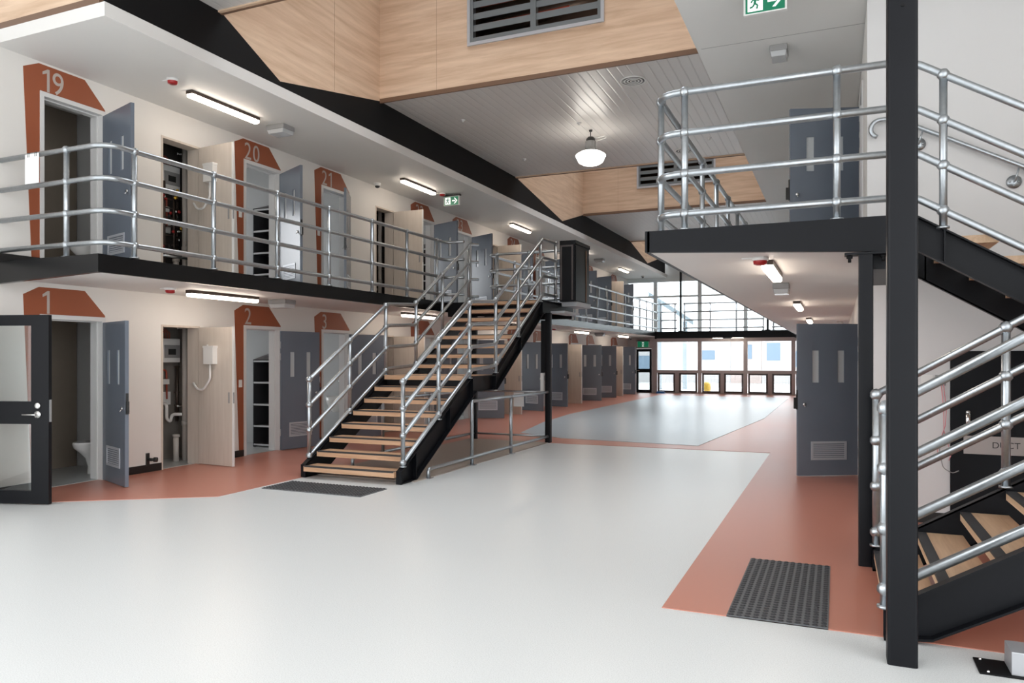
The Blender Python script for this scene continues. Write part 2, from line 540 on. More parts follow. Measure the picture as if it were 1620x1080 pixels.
# roof over everything else (keeps the sky out of the cells and the wings)
mb = MB()
mb.box(-12.4, 5.6, 6.0, XS - .2, YE + .2, 6.1)
mb.box(-1.2, 7.2, 6.0, 6.2, YE + .2, 6.1)
struct('ceiling_roof', mb, 'soffit', 'flat roof over the two cell wings', 'roof')
# timber light wells
TOPZ = 8.4
LX0, LX1, LZ0, LZ1 = -5.38, -3.14, 6.52, 7.85
for k, (a, v, b) in enumerate(WELL):
    mb = MB()
    # side facing the hall (+X)
    mb.prism([(a, ZC), (v, 5.385), (b, ZC), (b, TOPZ), (a, TOPZ)], fx, XS - .10, XS - .03)
    # far side with louvre opening
    y0, y1 = b, b + .06
    mb.box(XS - .1, y0, ZC - .02, LX0, y1, TOPZ); mb.box(LX1, y0, ZC - .02, -1.1, y1, TOPZ)
    mb.box(LX0, y0, ZC - .02, LX1, y1, LZ0); mb.box(LX0, y0, LZ1, LX1, y1, TOPZ)
    # near side and right side
    mb.box(XS - .1, a - .06, ZC - .02, -1.1, a, TOPZ)
    mb.box(-1.2, a, ZS2 + .1, -1.1, b, TOPZ)
    w = struct('wall_well', mb, 'clad', ['oak clad light well nearest the entrance with a big louvre', 'oak clad light well in the middle of the hall', 'oak clad light well nearest the end windows'][k], 'light well')
    mb = MB()
    for q in (-5.95, -3.9, -1.75):
        if not LX0 - .05 < q < LX1 + .05: mb.box(q, b - .0015, ZC + .04, q + .005, b + .002, TOPZ)
    mb.box(XS - .031, (v + b) / 2, 5.66, XS - .0285, (v + b) / 2 + .005, TOPZ)
    build('panel_joint', mb, 'joint', w, label='thin joint between timber panels')
    mb = MB()
    mb.box(XS - .02, b - .012, ZC - .035, XRB + .3, b + .02, ZC + .035)
    mb.box(XS - .02, a - .02, ZC - .03, XRB + .3, a + .012, ZC + .03)
    build('edge_trim', mb, 'cladtrim', w, label='brown edge strip')
    mb = MB()
    mb.box(LX0 - .15, b + .9, LZ0 - .2, LX1 + .15, b + .95, LZ1 + .2)
    mb.box(LX0 - .15, b + .06, LZ0 - .25, LX1 + .15, b + .95, LZ0 - .2); mb.box(LX0 - .15, b + .06, LZ1 + .2, LX1 + .15, b + .95, LZ1 + .25)
    mb.box(LX0 - .2, b + .06, LZ0 - .2, LX0 - .15, b + .95, LZ1 + .2); mb.box(LX1 + .15, b + .06, LZ0 - .2, LX1 + .2, b + .95, LZ1 + .2)
    build('plenum', mb, 'plenum', w, label='dark air chamber behind the louvre')
    mb = MB(); mb.box(XS - .1, a - .06, TOPZ, -1.1, b + .06, TOPZ + .02)
    build('skylight', mb, 'skylight', w, label='tinted skylight sheet')
    if k == 2: continue
    lv = thing('louvre_grille', ['grey metal louvre with pale frame in the nearest timber light well', 'grey metal louvre seen behind the gallery rails in the middle light well'][k], 'louvre', ((LX0 + LX1) / 2, b, LZ0), group='louvres in the timber light wells')
    mb = MB()
    for xa, xb, za, zb_ in ((LX0, LX0 + .05, LZ0 + .05, LZ1 - .05), (LX1 - .05, LX1, LZ0 + .05, LZ1 - .05), (LX0, LX1, LZ0, LZ0 + .05), (LX0, LX1, LZ1 - .05, LZ1)):
        mb.box(xa, b - .03, za, xb, b + .08, zb_)
    build('frame', mb, 'alu', lv, label='pale metal surround')
    mb = MB()
    for xa, xb in ((LX0 + .05, LX0 + .10), ((LX0 + LX1) / 2 - .045, (LX0 + LX1) / 2 + .045), (LX1 - .10, LX1 - .05)):
        mb.box(xa, b - .02, LZ0 + .05, xb, b + .08, LZ1 - .05)
    mb.box(LX0 + .05, b - .018, LZ0 + .05, LX1 - .05, b + .08, LZ0 + .12)
    build('mullion', mb, 'louvre', lv)
    for xa, xb in ((LX0 + .1, (LX0 + LX1) / 2 - .045), ((LX0 + LX1) / 2 + .045, LX1 - .1)):
        for q in range(6):
            z = LZ0 + .22 + q * .185
            mb = MB()
            mb.hexa([(xa, b - .005, z), (xb, b - .005, z), (xb, b + .10, z + .075), (xa, b + .10, z + .075), (xa, b - .005, z + .10), (xb, b - .005, z + .10), (xb, b + .10, z + .095), (xa, b + .10, z + .095)])
            build('blade', mb, 'louvre', lv)
    if k == 0:
        o = thing('tube_lamp', 'small lit tube lamp glowing behind the nearest louvre', 'lamp', (-3.43, b + .33, LZ0 - .195))
        mb = MB(); mb.tube([(-3.66, b + .33, LZ0 + .19), (-3.20, b + .33, LZ0 + .19)], .035); build('tube', mb, 'lamp', o)
        mb = MB(); mb.box(-3.7, b + .31, LZ0 - .195, -3.2, b + .35, LZ0 + .15); build('batten', mb, 'plastic', o)
        o = thing('air_duct', 'dark air duct with pipes behind the nearest louvre', 'duct', (-4.7, b + .6, LZ0 - .2))
        mb = MB(); mb.tube([(-5.4, b + .68, LZ0 + .55), (-3.3, b + .72, LZ0 + .78)], .14, 14); build('pipe', mb, 'bronze', o)
        mb = MB()
        for q in range(3): mb.tube([(-5.3, b + .3, LZ0 + .15 + q * .3), (-3.8, b + .35, LZ0 + .2 + q * .3)], .02, 8)
        build('conduit', mb, 'copper', o)
# timber bulkhead above soffit front edge
mb = MB(); mb.box(-12, 5.52, ZS2 + .22, XS - .08, 5.6, ZC); mb.box(-12, 5.5, ZS2 + .15, XS - .08, 5.6, ZS2 + .22, 1)
struct('wall_front', mb, ['clad', 'cladtrim'], 'oak clad bulkhead above the front edge of the soffit', 'wall')

# ------------------------------------------------------------------ right wing
RDO = [(10.33, 11.2, 0), (9.53, 10.4, Z2)]
mb = MB()
mb.box(XR, 8.25, 0, XR + .2, 10.33, Z2); mb.box(XR, 10.33, 2.1, XR + .2, 11.2, Z2); mb.box(XR, 11.2, 0, XR + .2, YE, Z2)
mb.box(XR, 8.25, Z2, XR + .2, 9.53, ZS2); mb.box(XR, 9.53, Z2 + 2.1, XR + .2, 10.4, ZS2); mb.box(XR, 10.4, Z2, XR + .2, YE, ZS2)
mb.box(2.6, 8.45, 0, 2.7, YE, ZS2)
struct('wall_right', mb, 'wall', 'warm white wall of the opposite cell wing', 'wall')
mb = MB(); mb.box(XR + .2, 8.25, 0, 6, 8.45, ZC); mb.box(XR, 8.249, 0, XR + .2, 8.26, ZC)
struct('wall_stair', mb, 'white_wall', 'white end wall behind the dogleg steel stair', 'wall')
mb = MB(); mb.box(4.35, 3.2, 0, 4.5, YE, 6.0)
struct('wall_outer', mb, 'wall', 'white outer wall beyond the dogleg stair', 'wall')
mb = MB(); mb.box(XR + .2, 8.237, .001, .985, 8.249, .11); mb.box(XR - .012, 8.25, .001, XR, 10.3, .11)
struct('baseboard_stair', mb, 'skirt', 'black skirting under the dogleg stair', 'skirting')
mb = MB(); mb.box(XRB + .02, 6.45, ZS1, .5, 8.3, Z2 - .01); mb.box(XRB + .02, 8.3, ZS1, 2.6, YE, Z2 - .01)
struct('floor_balcony_right', mb, 'soffit', 'white underside and slab of the gallery beside the big column', 'balcony')
mb = MB()
mb.hexa([(XRB, 6.39, 2.502), (.52, 6.39, 2.40), (.52, 6.45, 2.40), (XRB, 6.45, 2.502), (XRB, 6.39, Z2 - .005), (.52, 6.39, Z2 - .005), (.52, 6.45, Z2 - .005), (XRB, 6.45, Z2 - .005)])
mb.box(XRB - .02, 6.39, ZS1, XRB + .02, 31.9, Z2 - .004)
mb.box(.2, 6.45, 2.28, .5, 7.9, ZS1)
struct('trim_3', mb, 'black', 'black steel edge beam of the gallery', 'balcony edge')

# ------------------------------------------------------------------ end wall and bridge
XM = [-7.53, -5.57, -3.63, -1.70, .2]
mb = MB()
for x in XM: mb.box(x - .08, YE - .06, 0, x + .08, YE + .1, 2.6); mb.box(x - .08, YE - .06, 2.6, x + .08, YE + .1, 5.2, 1)
mb.box(-8.8, YE - .05, 2.29, XR, YE + .098, 2.62)
mb.box(-8.8, YE - .055, 4.98, XR, YE + .096, 5.19, 1)
mb.box(-8.8, YE - .03, 4.28, XR, YE + .06, 4.36, 1)
mb.box(-7.5, YE - .066, .90, XR, YE + .094, 1.03)
mb.box(-7.5, YE - .052, 0, XR, YE + .092, .055)
mb.box(-8.8, YE - .045, 0, -8.42, YE + .09, 2.29); mb.box(-7.69, YE - .045, 0, -7.60, YE + .09, 2.29); mb.box(-8.42, YE - .044, 1.985, -7.69, YE + .09, 2.29)
SW = [(-7.42, -6.65), (-6.46, -5.68), (-5.46, -4.68), (-4.52, -3.72), (-3.52, -2.72), (-2.54, -1.76), (-1.6, -.85), (-.7, .1)]
for a, b in zip(SW[0::2], SW[1::2]): mb.box(a[1], YE - .048, .05, b[0], YE + .08, .92)
mb.box(-12.2, YE, 2.3, 6, YE + .15, 2.6); mb.box(-12.2, YE, 0, -8.8, YE + .15, 6); mb.box(XR, YE, 0, 6, YE + .15, 6)
mb.box(-8.8, YE + .002, 5.18, XR, YE + .15, 8.5, 1)
struct('wall_end', mb, ['mullion', 'mullion_glare'], 'grey metal framing of the glazed end wall', 'wall')
def pane(name, n, x0, x1, z0, z1, label, y=YE + .02, parent=None):
    mb = MB(); mb.box(x0, y, z0, x1, y + .012, z1)
    return tag(build('%s_%d' % (name, n), mb, 'endglass' if z1 > 2.4 else 'lowglass', None, ((x0 + x1) / 2, y, z0)), label, 'window', None, 'structure')
n = 1
ORD = ['first', 'second', 'third', 'fourth', 'fifth', 'sixth', 'seventh', 'eighth']
xs = [-8.8] + [x for x in XM]
for q in range(4):
    a, b = XM[q] + .08, XM[q + 1] - .08
    pane('window', n, a, b, 1.03, 2.29, '%s big ground floor pane of the end wall counted from the exit door' % ORD[q]); n += 1
for q in range(5):
    a = -8.8 if q == 0 else XM[q - 1] + .08; b = XM[q] - .08
    pane('window', n, a, b, 2.62, 4.28, '%s tall pane behind the bridge rails counted from the cell wall' % ORD[q]); n += 1
    pane('window', n, a, b, 4.36, 4.98, '%s high pane above the bridge counted from the cell wall' % ORD[q]); n += 1
for q, (a, b) in enumerate(SW[:7]):
    w = thing('window_%d' % n, '%s small dark framed low window counted from the exit door' % ORD[q], 'window', ((a + b) / 2, YE, .05), group=None, kind='structure'); n += 1
    mb = MB()
    for xa, xb, za, zb_ in ((a, a + .07, .12, .83), (b - .07, b, .12, .83), (a, b, .05, .12), (a, b, .83, .9)):
        mb.box(xa, YE - .08, za, xb, YE + .05, zb_)
    build('frame', mb, 'mullion_dark', w)
    mb = MB(); mb.box(a + .07, YE, .12, b - .07, YE + .012, .83); build('pane', mb, 'lowglass', w)
    mb = MB()
    k = 10
    for e in range(1, k):
        x = a + .07 + (b - a - .14) * e / k
        mb.box(x - .003, YE + .04, .12, x + .003, YE + .046, .83)
    for e in range(1, 10):
        z = .12 + .71 * e / 10
        mb.box(a + .07, YE + .04, z - .003, b - .07, YE + .046, z + .003)
    build('mesh_screen', mb, 'greybox', w)
# exit door in end wall
d = thing('door_1', 'black framed glazed exit door in the end wall below the green sign', 'door', (-8.06, YE, 0), kind='structure')
mb = MB()
a, b = -8.40, -7.70
for xa, xb, za, zb_ in ((a, a + .09, 0, 1.98), (b - .09, b, 0, 1.98), (a + .09, b - .09, 0, .13), (a + .09, b - .09, 1.86, 1.98), (a + .09, b - .09, .92, 1.08)):
    mb.box(xa, YE - .07, za, xb, YE + .03, zb_)
build('frame', mb, 'black', d)
mb = MB(); mb.box(a + .09, YE - .02, 1.08, b - .09, YE, 1.86); build('pane', mb, 'endglass', d)
mb = MB(); mb.box(a + .09, YE - .02, .13, b - .09, YE, .92); build('pane', mb, 'endglass', d)
mb = MB(); mb.tube([(a + .05, YE - .07, 1.0), (a + .05, YE - .12, 1.0), (a + .17, YE - .12, 1.0)], .012, 8); build('handle', mb, 'chrome', d)
# bridge
mb = MB()
mb.box(XB - .05, 31.95, ZS1, XRB + .05, YE - .06, Z2 - .02)
struct('floor_bridge', mb, 'soffit', 'white slab of the bridge in front of the end windows', 'bridge')
mb = MB()
mb.box(XB, 31.88, 2.40, XRB, 31.94, Z2); mb.box(XB, 31.84, 2.40, XRB, 31.95, 2.42); mb.box(XB, 31.84, Z2 - .02, XRB, 31.95, Z2)
mb.box(XB, 31.83, 2.38, XB + .06, 31.95, Z2 + .02); mb.box(XRB - .06, 31.83, 2.38, XRB, 31.95, Z2 + .02)
struct('trim_4', mb, 'black', 'dark steel edge beam of the bridge across the end wall', 'bridge edge')
for x, lab in ((-6.06, 'thin black hanger post of the bridge nearer the exit door'), (-2.58, 'thin black hanger post of the bridge beside the gallery')):
    mb = MB(); mb.box(x - .04, 31.86, Z2, x + .04, 31.94, ZC); mb.box(x - .1, 31.84, Z2, x + .1, 31.95, Z2 + .03)
    tag(build('hanger_post', mb, 'black', None, (x, 31.9, Z2)), lab, 'post', 'bridge hanger posts')

# ------------------------------------------------------------------ rails
RR, BR = .0285, .046
HT = [.138, .477, .825, 1.17]
def guard(label, path, posts, zf, cat='guardrail', group='galvanised tube guardrails', rad=.22, heights=HT, postz=None):
    """path: list of (x, y); posts: list of (x, y) feet"""
    g = thing('guardrail', label, cat, (path[0][0], path[0][1], zf), group=group)
    for h in heights:
        mb = MB(); mb.tube(fillet([(x, y, zf + h) for x, y in path], rad), RR, 10)
        build('rail', mb, 'galv', g)
    for x, y in posts:
        mb = MB(); mb.tube([(x, y, zf), (x, y, zf + heights[-1] + .012)], RR, 10)
        for h in heights: mb.ball((x, y, zf + h), BR, 10)
        mb.lathe([(.001, .012), (.05, .012), (.05, 0), (.001, 0)], (x, y, zf), 12)
        build('post', mb, 'galv', g)
    return g
XG = -7.08
guard('long galvanised tube rail on the cell balcony from door 19 to the timber stair', [(-8.80, 5.585), (XG, 5.585), (XG, 13.08), (-6.68, 13.08)],
      [(-7.70, 5.585)] + [(XG, y) for y in (5.93, 7.07, 8.22, 9.37, 10.52, 11.62, 12.72)], Z2)
guard('galvanised tube rail running from the stair landing to the end windows', [(-5.06, 15.02), (XG, 15.02), (XG, 31.86), (-7.0, 31.88)],
      [(-5.3, 15.02), (-6.1, 15.02), (-6.85, 15.02)] + [(XG, y) for y in (15.4, 16.5, 17.6, 18.8, 19.9, 21.0, 22.1, 23.25, 24.4, 25.5, 26.7, 27.8, 28.9, 30.0, 31.1)], Z2)
guard('short galvanised rail section on the bridge next to the exit side', [(-6.95, 31.9), (-6.22, 31.9)], [(-6.9, 31.9), (-6.3, 31.9)], Z2)
guard('long galvanised rail section in the middle of the bridge', [(-5.95, 31.9), (-2.72, 31.9)], [(-5.9, 31.9), (-4.85, 31.9), (-3.8, 31.9), (-2.75, 31.9)], Z2)
guard('short galvanised rail section where the bridge meets the gallery', [(-2.42, 31.9), (-1.5, 31.9)], [(-2.36, 31.9), (-1.6, 31.9)], Z2)
guard('galvanised tube rail around the gallery beside the big column', [(XRB + .07, 31.8), (XRB + .07, 6.44), (.50, 6.44)],
      [(-1.19, 6.44), (-.005, 6.44)] + [(XRB + .07, 6.62 + 1.1 * q) for q in range(23)], Z2 - .005)

# ------------------------------------------------------------------ stairs
RIS, GO = .1665, .278
def strip(mb, p, q, thick, fn, t0, t1, up=True):
    (s0, z0), (s1, z1) = p, q
    mb.hexa([fn(s0, t0, z0 - thick), fn(s1, t0, z1 - thick), fn(s1, t1, z1 - thick), fn(s0, t1, z0 - thick), fn(s0, t0, z0), fn(s1, t0, z1), fn(s1, t1, z1), fn(s0, t1, z0)])
def stringer(root, top, bot, fn, t, out, wid=.075, stiff=()):
    """channel: web polygon plus flanges sticking out towards `out`"""
    mb = MB()
    n = min(len(top), len(bot))
    for i in range(n - 1):
        a, b, c, d = bot[i], bot[i + 1], top[i + 1], top[i]
        v = [fn(a[0], t, a[1]), fn(b[0], t, b[1]), fn(c[0], t, c[1]), fn(d[0], t, d[1])]
        w = [fn(a[0], t + out * .012, a[1]), fn(b[0], t + out * .012, b[1]), fn(c[0], t + out * .012, c[1]), fn(d[0], t + out * .012, d[1])]
        mb.hexa(v + w)
    for lst in (top, bot):
        for i in range(n - 1):
            p, q = lst[i], lst[i + 1]
            if lst is bot: p, q = (p[0], p[1] + .014), (q[0], q[1] + .014)
            strip(mb, p, q, .014, fn, t, t + out * wid)
    for (s, z0, z1) in stiff:
        mb.hexa([fn(s - .006, t, z0), fn(s + .006, t, z0), fn(s + .006, t + out * wid, z0), fn(s - .006, t + out * wid, z0), fn(s - .006, t, z1), fn(s + .006, t, z1), fn(s + .006, t + out * wid, z1), fn(s - .006, t + out * wid, z1)])
    return build('stringer', mb, 'black', root)
def tread(root, s, z, fn, t0, t1, mat, depth=.295, th=.07):
    mb = MB()
    mb.hexa([fn(s, t0, z - th), fn(s + depth, t0, z - th), fn(s + depth, t1, z - th), fn(s, t1, z - th), fn(s, t0, z), fn(s + depth, t0, z), fn(s + depth, t1, z), fn(s, t1, z)])
    o = build('tread', mb, mat, root)
    mb = MB()
    mb.hexa([fn(s + .012, t0 + .01, z), fn(s + .062, t0 + .01, z), fn(s + .062, t1 - .01, z), fn(s + .012, t1 - .01, z), fn(s + .012, t0 + .01, z + .004), fn(s + .062, t0 + .01, z + .004), fn(s + .062, t1 - .01, z + .004), fn(s + .012, t1 - .01, z + .004)])
    mb.hexa([fn(s - .002, t0 + .01, z - .012), fn(s + .012, t0 + .01, z - .012), fn(s + .012, t1 - .01, z - .012), fn(s - .002, t1 - .01, z - .012), fn(s - .002, t0 + .01, z + .004), fn(s + .012, t0 + .01, z + .004), fn(s + .012, t1 - .01, z + .004), fn(s - .002, t1 - .01, z + .004)])
    build('nosing', mb, 'nosing', o)
    return o
def interp(path, s):
    for (a, za), (b, zb_) in zip(path, path[1:]):
        if a <= s <= b or b <= s <= a:
            return za + (zb_ - za) * ((s - a) / (b - a) if b != a else 0)
    return path[-1][1]
def stair_rail(root, path, foot, posts, fn, t, n=4, step=.342, rad=.10, end_cap=None):
    for k in range(n):
        pts = [fn(s, t, z - step * k) for s, z in path]
        mb = MB(); mb.tube(fillet(pts, rad), RR, 10)
        build('handrail' if k == 0 else 'rail', mb, 'galv', root)
    for s in posts:
        zt = interp(path, s); zb_ = foot(s)
        p = fn(s, t, 0)
        mb = MB(); mb.tube([(p[0], p[1], zb_), (p[0], p[1], zt + .012)], RR, 10)
        for k in range(n): mb.ball((p[0], p[1], zt - step * k), BR, 10)
        mb.lathe([(.001, .015), (.045, .015), (.045, 0), (.001, 0)], (p[0], p[1], zb_), 12)
        build('post', mb, 'galv', root)

# timber-tread stair up to the cell balcony
st = thing('staircase', 'open timber-tread steel stair rising to the long cell balcony', 'staircase', (-5.8, 8.1, 0), group=None)
fn = lambda s, t, z: (t, s, z)
top = [(8.11, .172), (10.11, 1.315), (10.95, 1.318), (13.03, 2.66), (14.95, 2.69)]
bot = [(8.11, .004), (8.47, .004), (10.26, 1.075), (11.0, 1.075), (13.1, 2.42), (14.95, 2.46)]
topA = [(8.11, .172), (8.47, .378), (10.11, 1.315), (10.95, 1.318), (13.03, 2.66), (14.95, 2.69)]
stf = [(8.47, .02, .37), (9.4, .58, .9), (10.12, 1.0, 1.31), (10.95, 1.08, 1.31), (12.0, 1.73, 1.98), (13.03, 2.39, 2.65)]
stringer(st, topA, bot, fn, -5.09, 1, stiff=stf)
stringer(st, topA, bot, fn, -6.50, -1, stiff=stf)
for x in (-6.575, -5.09):
    mb = MB(); mb.box(x, 8.095, .002, x + .075, 8.135, .172); build('foot_plate', mb, 'black', st)
for i in range(1, 8): tread(st, 8.05 + GO * (i - 1), RIS * i - .006, fn, -6.495, -5.092, 'tread')
# half landing
mb = MB(); mb.box(-6.495, 9.99, 1.255, -5.092, 11.0, 1.322); lo = build('half_landing', mb, 'tread', st)
mb = MB(); mb.box(-6.485, 10.0, 1.322, -5.1, 10.05, 1.326); build('nosing', mb, 'nosing', lo)
mb = MB(); mb.box(-6.495, 10.06, 1.08, -5.092, 10.12, 1.255); build('landing_beam', mb, 'black', st)
for i in range(1, 9): tread(st, 10.97 + GO * (i - 1), 1.322 + .168 * i, fn, -6.495, -5.092, 'tread')
mb = MB(); mb.box(XB + .05, 13.2, 2.60, -5.09, 14.95, Z2 - .003); build('landing', mb, 'black', st)
for yy in (13.2, 14.88):
    mb = MB(); mb.box(XB + .05, yy, 2.40, -5.09, yy + .06, 2.60); build('landing_beam', mb, 'black', st)
rp = [(8.183, 1.293), (10.11, 2.437), (10.93, 2.49), (13.09, 3.805), (13.86, 3.818)]
ft = lambda s: interp(top, s) - .004
stair_rail(st, rp, ft, [8.183, 9.11, 10.06, 11.0, 11.93, 12.98, 13.80], fn, -5.045)
rp2 = [(8.25, 1.30), (10.17, 2.445), (11.0, 2.49), (13.12, 3.80), (13.45, 3.83)]
stair_rail(st, rp2, ft, [8.25, 9.17, 10.13, 11.06, 11.99, 13.04], fn, -6.56)

# dogleg stair by the big column
st2 = thing('staircase', 'black steel dogleg stair with timber treads beside the big column', 'staircase', (.24, 5.5, 0))
fl_ = lambda s, t, z: (s, t, z)
top = [(.24, .178), (2.2, 1.35), (4.2, 1.35)]
bot = [(.24, .004), (.48, .030), (2.38, 1.10), (4.2, 1.10)]
topA = [(.24, .178), (.48, .322), (2.2, 1.35), (4.2, 1.35)]
for t, out in ((4.80, -1), (6.22, 1)):
    mb_ = stringer(st2, topA, bot, fl_, t, out, stiff=[(2.2, 1.02, 1.34)])
for i in range(1, 8): tread(st2, .25 + GO * (i - 1), RIS * i - .006, fl_, 4.815, 6.215, 'tread_y', th=.06)
mb = MB(); mb.box(2.19, 4.815, 1.28, 4.2, 7.95, 1.345); build('half_landing', mb, 'tread_y', st2)
mb = MB(); mb.box(2.25, 6.3, 1.1, 4.2, 6.36, 1.28); build('landing_beam', mb, 'black', st2)
for yy in (4.82, 7.8):
    mb = MB(); mb.box(4.1, yy, 0, 4.2, yy + .1, 1.28); build('landing_leg', mb, 'black', st2)
lr = [(.249, 1.312), (2.25, 2.50), (4.1, 2.50)]
f2 = lambda s: interp(top, s) - .004
stair_rail(st2, lr, f2, [.249, 1.083, 1.92, 2.9, 4.0], fl_, 4.80 - .04)
stair_rail(st2, lr, f2, [.265, 1.088, 1.92], fl_, 6.24)
# upper flight
fu = lambda s, t, z: (s, t, z)
topU = [(.50, 2.685), (.56, 2.68), (2.72, 1.35), (2.9, 1.345)]
botU = [(.50, 2.42), (.56, 2.41), (2.72, 1.09), (2.9, 1.08)]
for t, out in ((6.55, -1), (7.85, 1)):
    stringer(st2, topU, botU, fu, t, out, stiff=[(.74, 2.31, 2.56), (2.0, 1.53, 1.78)])
fm = lambda s, t, z: (3.06 - s, t, z)
for i in range(1, 8): tread(st2, 3.06 - 2.77 + GO * (i - 1), 1.345 + .1675 * i, fm, 6.565, 7.84, 'tread_y', th=.06)
ur = [(.50, 3.858), (.58, 3.825), (2.75, 2.50), (2.95, 2.44)]
stair_rail(st2, ur, lambda s: interp(topU, s) - .004, [.732, 1.6, 2.5], fu, 6.50)

# ------------------------------------------------------------------ steel columns
def rcol(x0, y0, x1, y1, z0, z1, r=.018):
    mb = MB(); poly = []
    for cx, cy, a0 in ((x1 - r, y1 - r, 0), (x0 + r, y1 - r, 90), (x0 + r, y0 + r, 180), (x1 - r, y0 + r, 270)):
        for q in range(5):
            a = math.radians(a0 + 90 * q / 4); poly.append((cx + r * math.cos(a), cy + r * math.sin(a)))
    n = len(poly)
    vs = [(x, y, z0) for x, y in poly] + [(x, y, z1) for x, y in poly]
    mb.add(vs, [list(range(n))[::-1], list(range(n, 2 * n))])
    mb.add(vs, [(i, (i + 1) % n, n + (i + 1) % n, n + i) for i in range(n)], 0, True)
    return mb
c = tag(build('steel_column', rcol(.238, 4.37, .381, 4.513, 0, ZC), 'black', None, (.31, 4.44, 0)), 'thick black square steel column standing in front of the dogleg stair', 'column', 'black steel columns')
mb = MB(); mb.tube([(.31, 4.372, 3.42), (.31, 4.366, 3.42)], .009, 10); build('bolt_hole', mb, 'matt', c)
c = thing('steel_column', 'slim black column carrying the front beam of the gallery', 'column', (.2, 6.38, 0), group='black steel columns')
build('shaft', rcol(.147, 6.33, .25, 6.433, 0, 2.40, .012), 'black', c)
mb = MB(); mb.box(.05, 6.32, 2.385, .36, 6.45, 2.402); build('cap_plate', mb, 'black', c)
for x in (.085, .32):
    mb = MB(); mb.tube([(x, 6.36, 2.33), (x, 6.36, 2.385)], .012, 8); mb.lathe([(.001, 0), (.022, 0), (.022, .022), (.001, .022)], (x, 6.36, 2.36), 6); build('bolt', mb, 'matt', c)
c = thing('steel_column', 'black post under the timber stair landing next to the pale floor', 'column', (-4.98, 13.2, 0), group='black steel columns')
build('shaft', rcol(-5.03, 13.17, -4.925, 13.275, 0, 2.43, .012), 'black', c)
mb = MB(); mb.box(-5.12, 13.2, 1.31, -5.03, 13.27, 2.29); build('cover_box', mb, 'black', c)
mb = MB(); mb.box(-5.135, 13.21, .95, -5.075, 13.26, 1.30); build('conduit', mb, 'plastic', c, label='pale conduit below the box')
c = tag(build('steel_column', rcol(-6.58, 13.17, -6.475, 13.275, 0, 2.43, .012), 'black', None, (-6.53, 13.22, 0)), 'black post under the stair landing on the cell door side', 'column', 'black steel columns')

# ------------------------------------------------------------------ low barrier under the stair
b = thing('floor_barrier', 'low galvanised tube barrier fencing the space under the timber stair', 'barrier', (-5.0, 11, 0))
for x, nm in ((-4.975, 1), (-6.53, 2)):
    mb = MB(); mb.tube(fillet([(x, 8.7 if nm == 1 else 9.2, .0), (x, 8.7 if nm == 1 else 9.2, .12), (x, 13.19, .12)], .06), .026, 10); build('rail', mb, 'galv', b)
    mb = MB(); mb.tube(fillet([(x, 10.0, 0), (x, 10.0, .95), (x, 13.19, .95)], .04), .026, 10); build('rail', mb, 'galv', b)
    mb = MB(); mb.tube([(x, 11.45, 0), (x, 11.45, .97)], .026, 10); mb.ball((x, 11.45, .95), .032); mb.ball((x, 11.45, .12), .032); build('post', mb, 'galv', b)
    for y in (8.7 if nm == 1 else 9.2, 10.0, 11.45):
        mb = MB(); mb.box(x - .055, y - .055, .003, x + .055, y + .055, .013); build('foot_plate', mb, 'galv', b)
for z in (.12, .95):
    mb = MB(); mb.tube([(-6.53, 13.22, z), (-4.975, 13.22, z)], .019, 10); build('rail', mb, 'galv', b)
mb = MB(); mb.box(-5.675, 13.192, .665, -5.465, 13.197, .93)
tag(build('paper_notice', mb, 'paper', None, (-5.57, 13.19, .66)), 'blank pale notice hanging on the low barrier under the stair', 'notice')
o = thing('paper_notice', 'blank white notice tied to the balcony rail in front of door 19', 'notice', (-8.21, 5.555, Z2 + .85))
mb = MB(); mb.box(-8.33, 5.550, 3.53, -8.10, 5.555, 3.86); build('sheet', mb, 'paper', o)
for x in (-8.27, -8.15):
    mb = MB(); mb.tube([(x - .012, 5.548, Z2 + HT[3] - .03), (x - .012, 5.551, Z2 + HT[3] + .018), (x + .012, 5.551, Z2 + HT[3] + .018), (x + .012, 5.548, Z2 + HT[3] - .03)], .003, 6); build('cable_tie', mb, 'dark', o)

# ------------------------------------------------------------------ cabinet at stair head
o = thing('equipment_cabinet', 'black steel cabinet on brackets at the head of the timber stair', 'cabinet', (-4.86, 14.36, 2.7))
x0, x1, y0, y1, z0, z1 = -5.0, -4.69, 13.9, 14.83, 2.69, 3.88
mb = MB(); mb.box(x0, y0, z0, x1, y1, z1)
build('body', mb, 'black', o, smooth_bevel=.006)
mb = MB()
for a, b_, za, zb_ in ((x0 + .02, x0 + .05, z0 + .03, z1 - .12), (x1 - .06, x1 - .03, z0 + .03, z1 - .12)): mb.box(a, y0 - .012, za, b_, y0, zb_)
mb.box(x0 + .02, y0 - .012, z1 - .12, x1 - .03, y0, z1 - .09)
build('front_frame', mb, 'mullion_dark', o)
mb = MB(); mb.box(x1, y0 + .04, z0 + .02, x1 + .014, y0 + .62, z1 - .10); build('door', mb, 'black', o)
mb = MB(); mb.box(x1, y0 + .70, z0 + .02, x1 + .016, y0 + .74, z1 - .12); build('edge_strip', mb, 'cladtrim', o, label='brown vertical strip')
mb = MB(); mb.box(x1, y0, z1 - .07, x1 + .02, y1, z1); build('top_flange', mb, 'black', o)
mb = MB(); mb.box(-4.99, 14.0, 2.60, -4.68, 14.9, 2.69); build('bracket', mb, 'steel_grey', o, label='grey bracket tray underneath')
mb = MB(); mb.box(-5.0, 13.4, 2.43, -4.72, 14.3, 2.475); build('bracket', mb, 'steel_grey', o, label='grey bracket tray underneath')

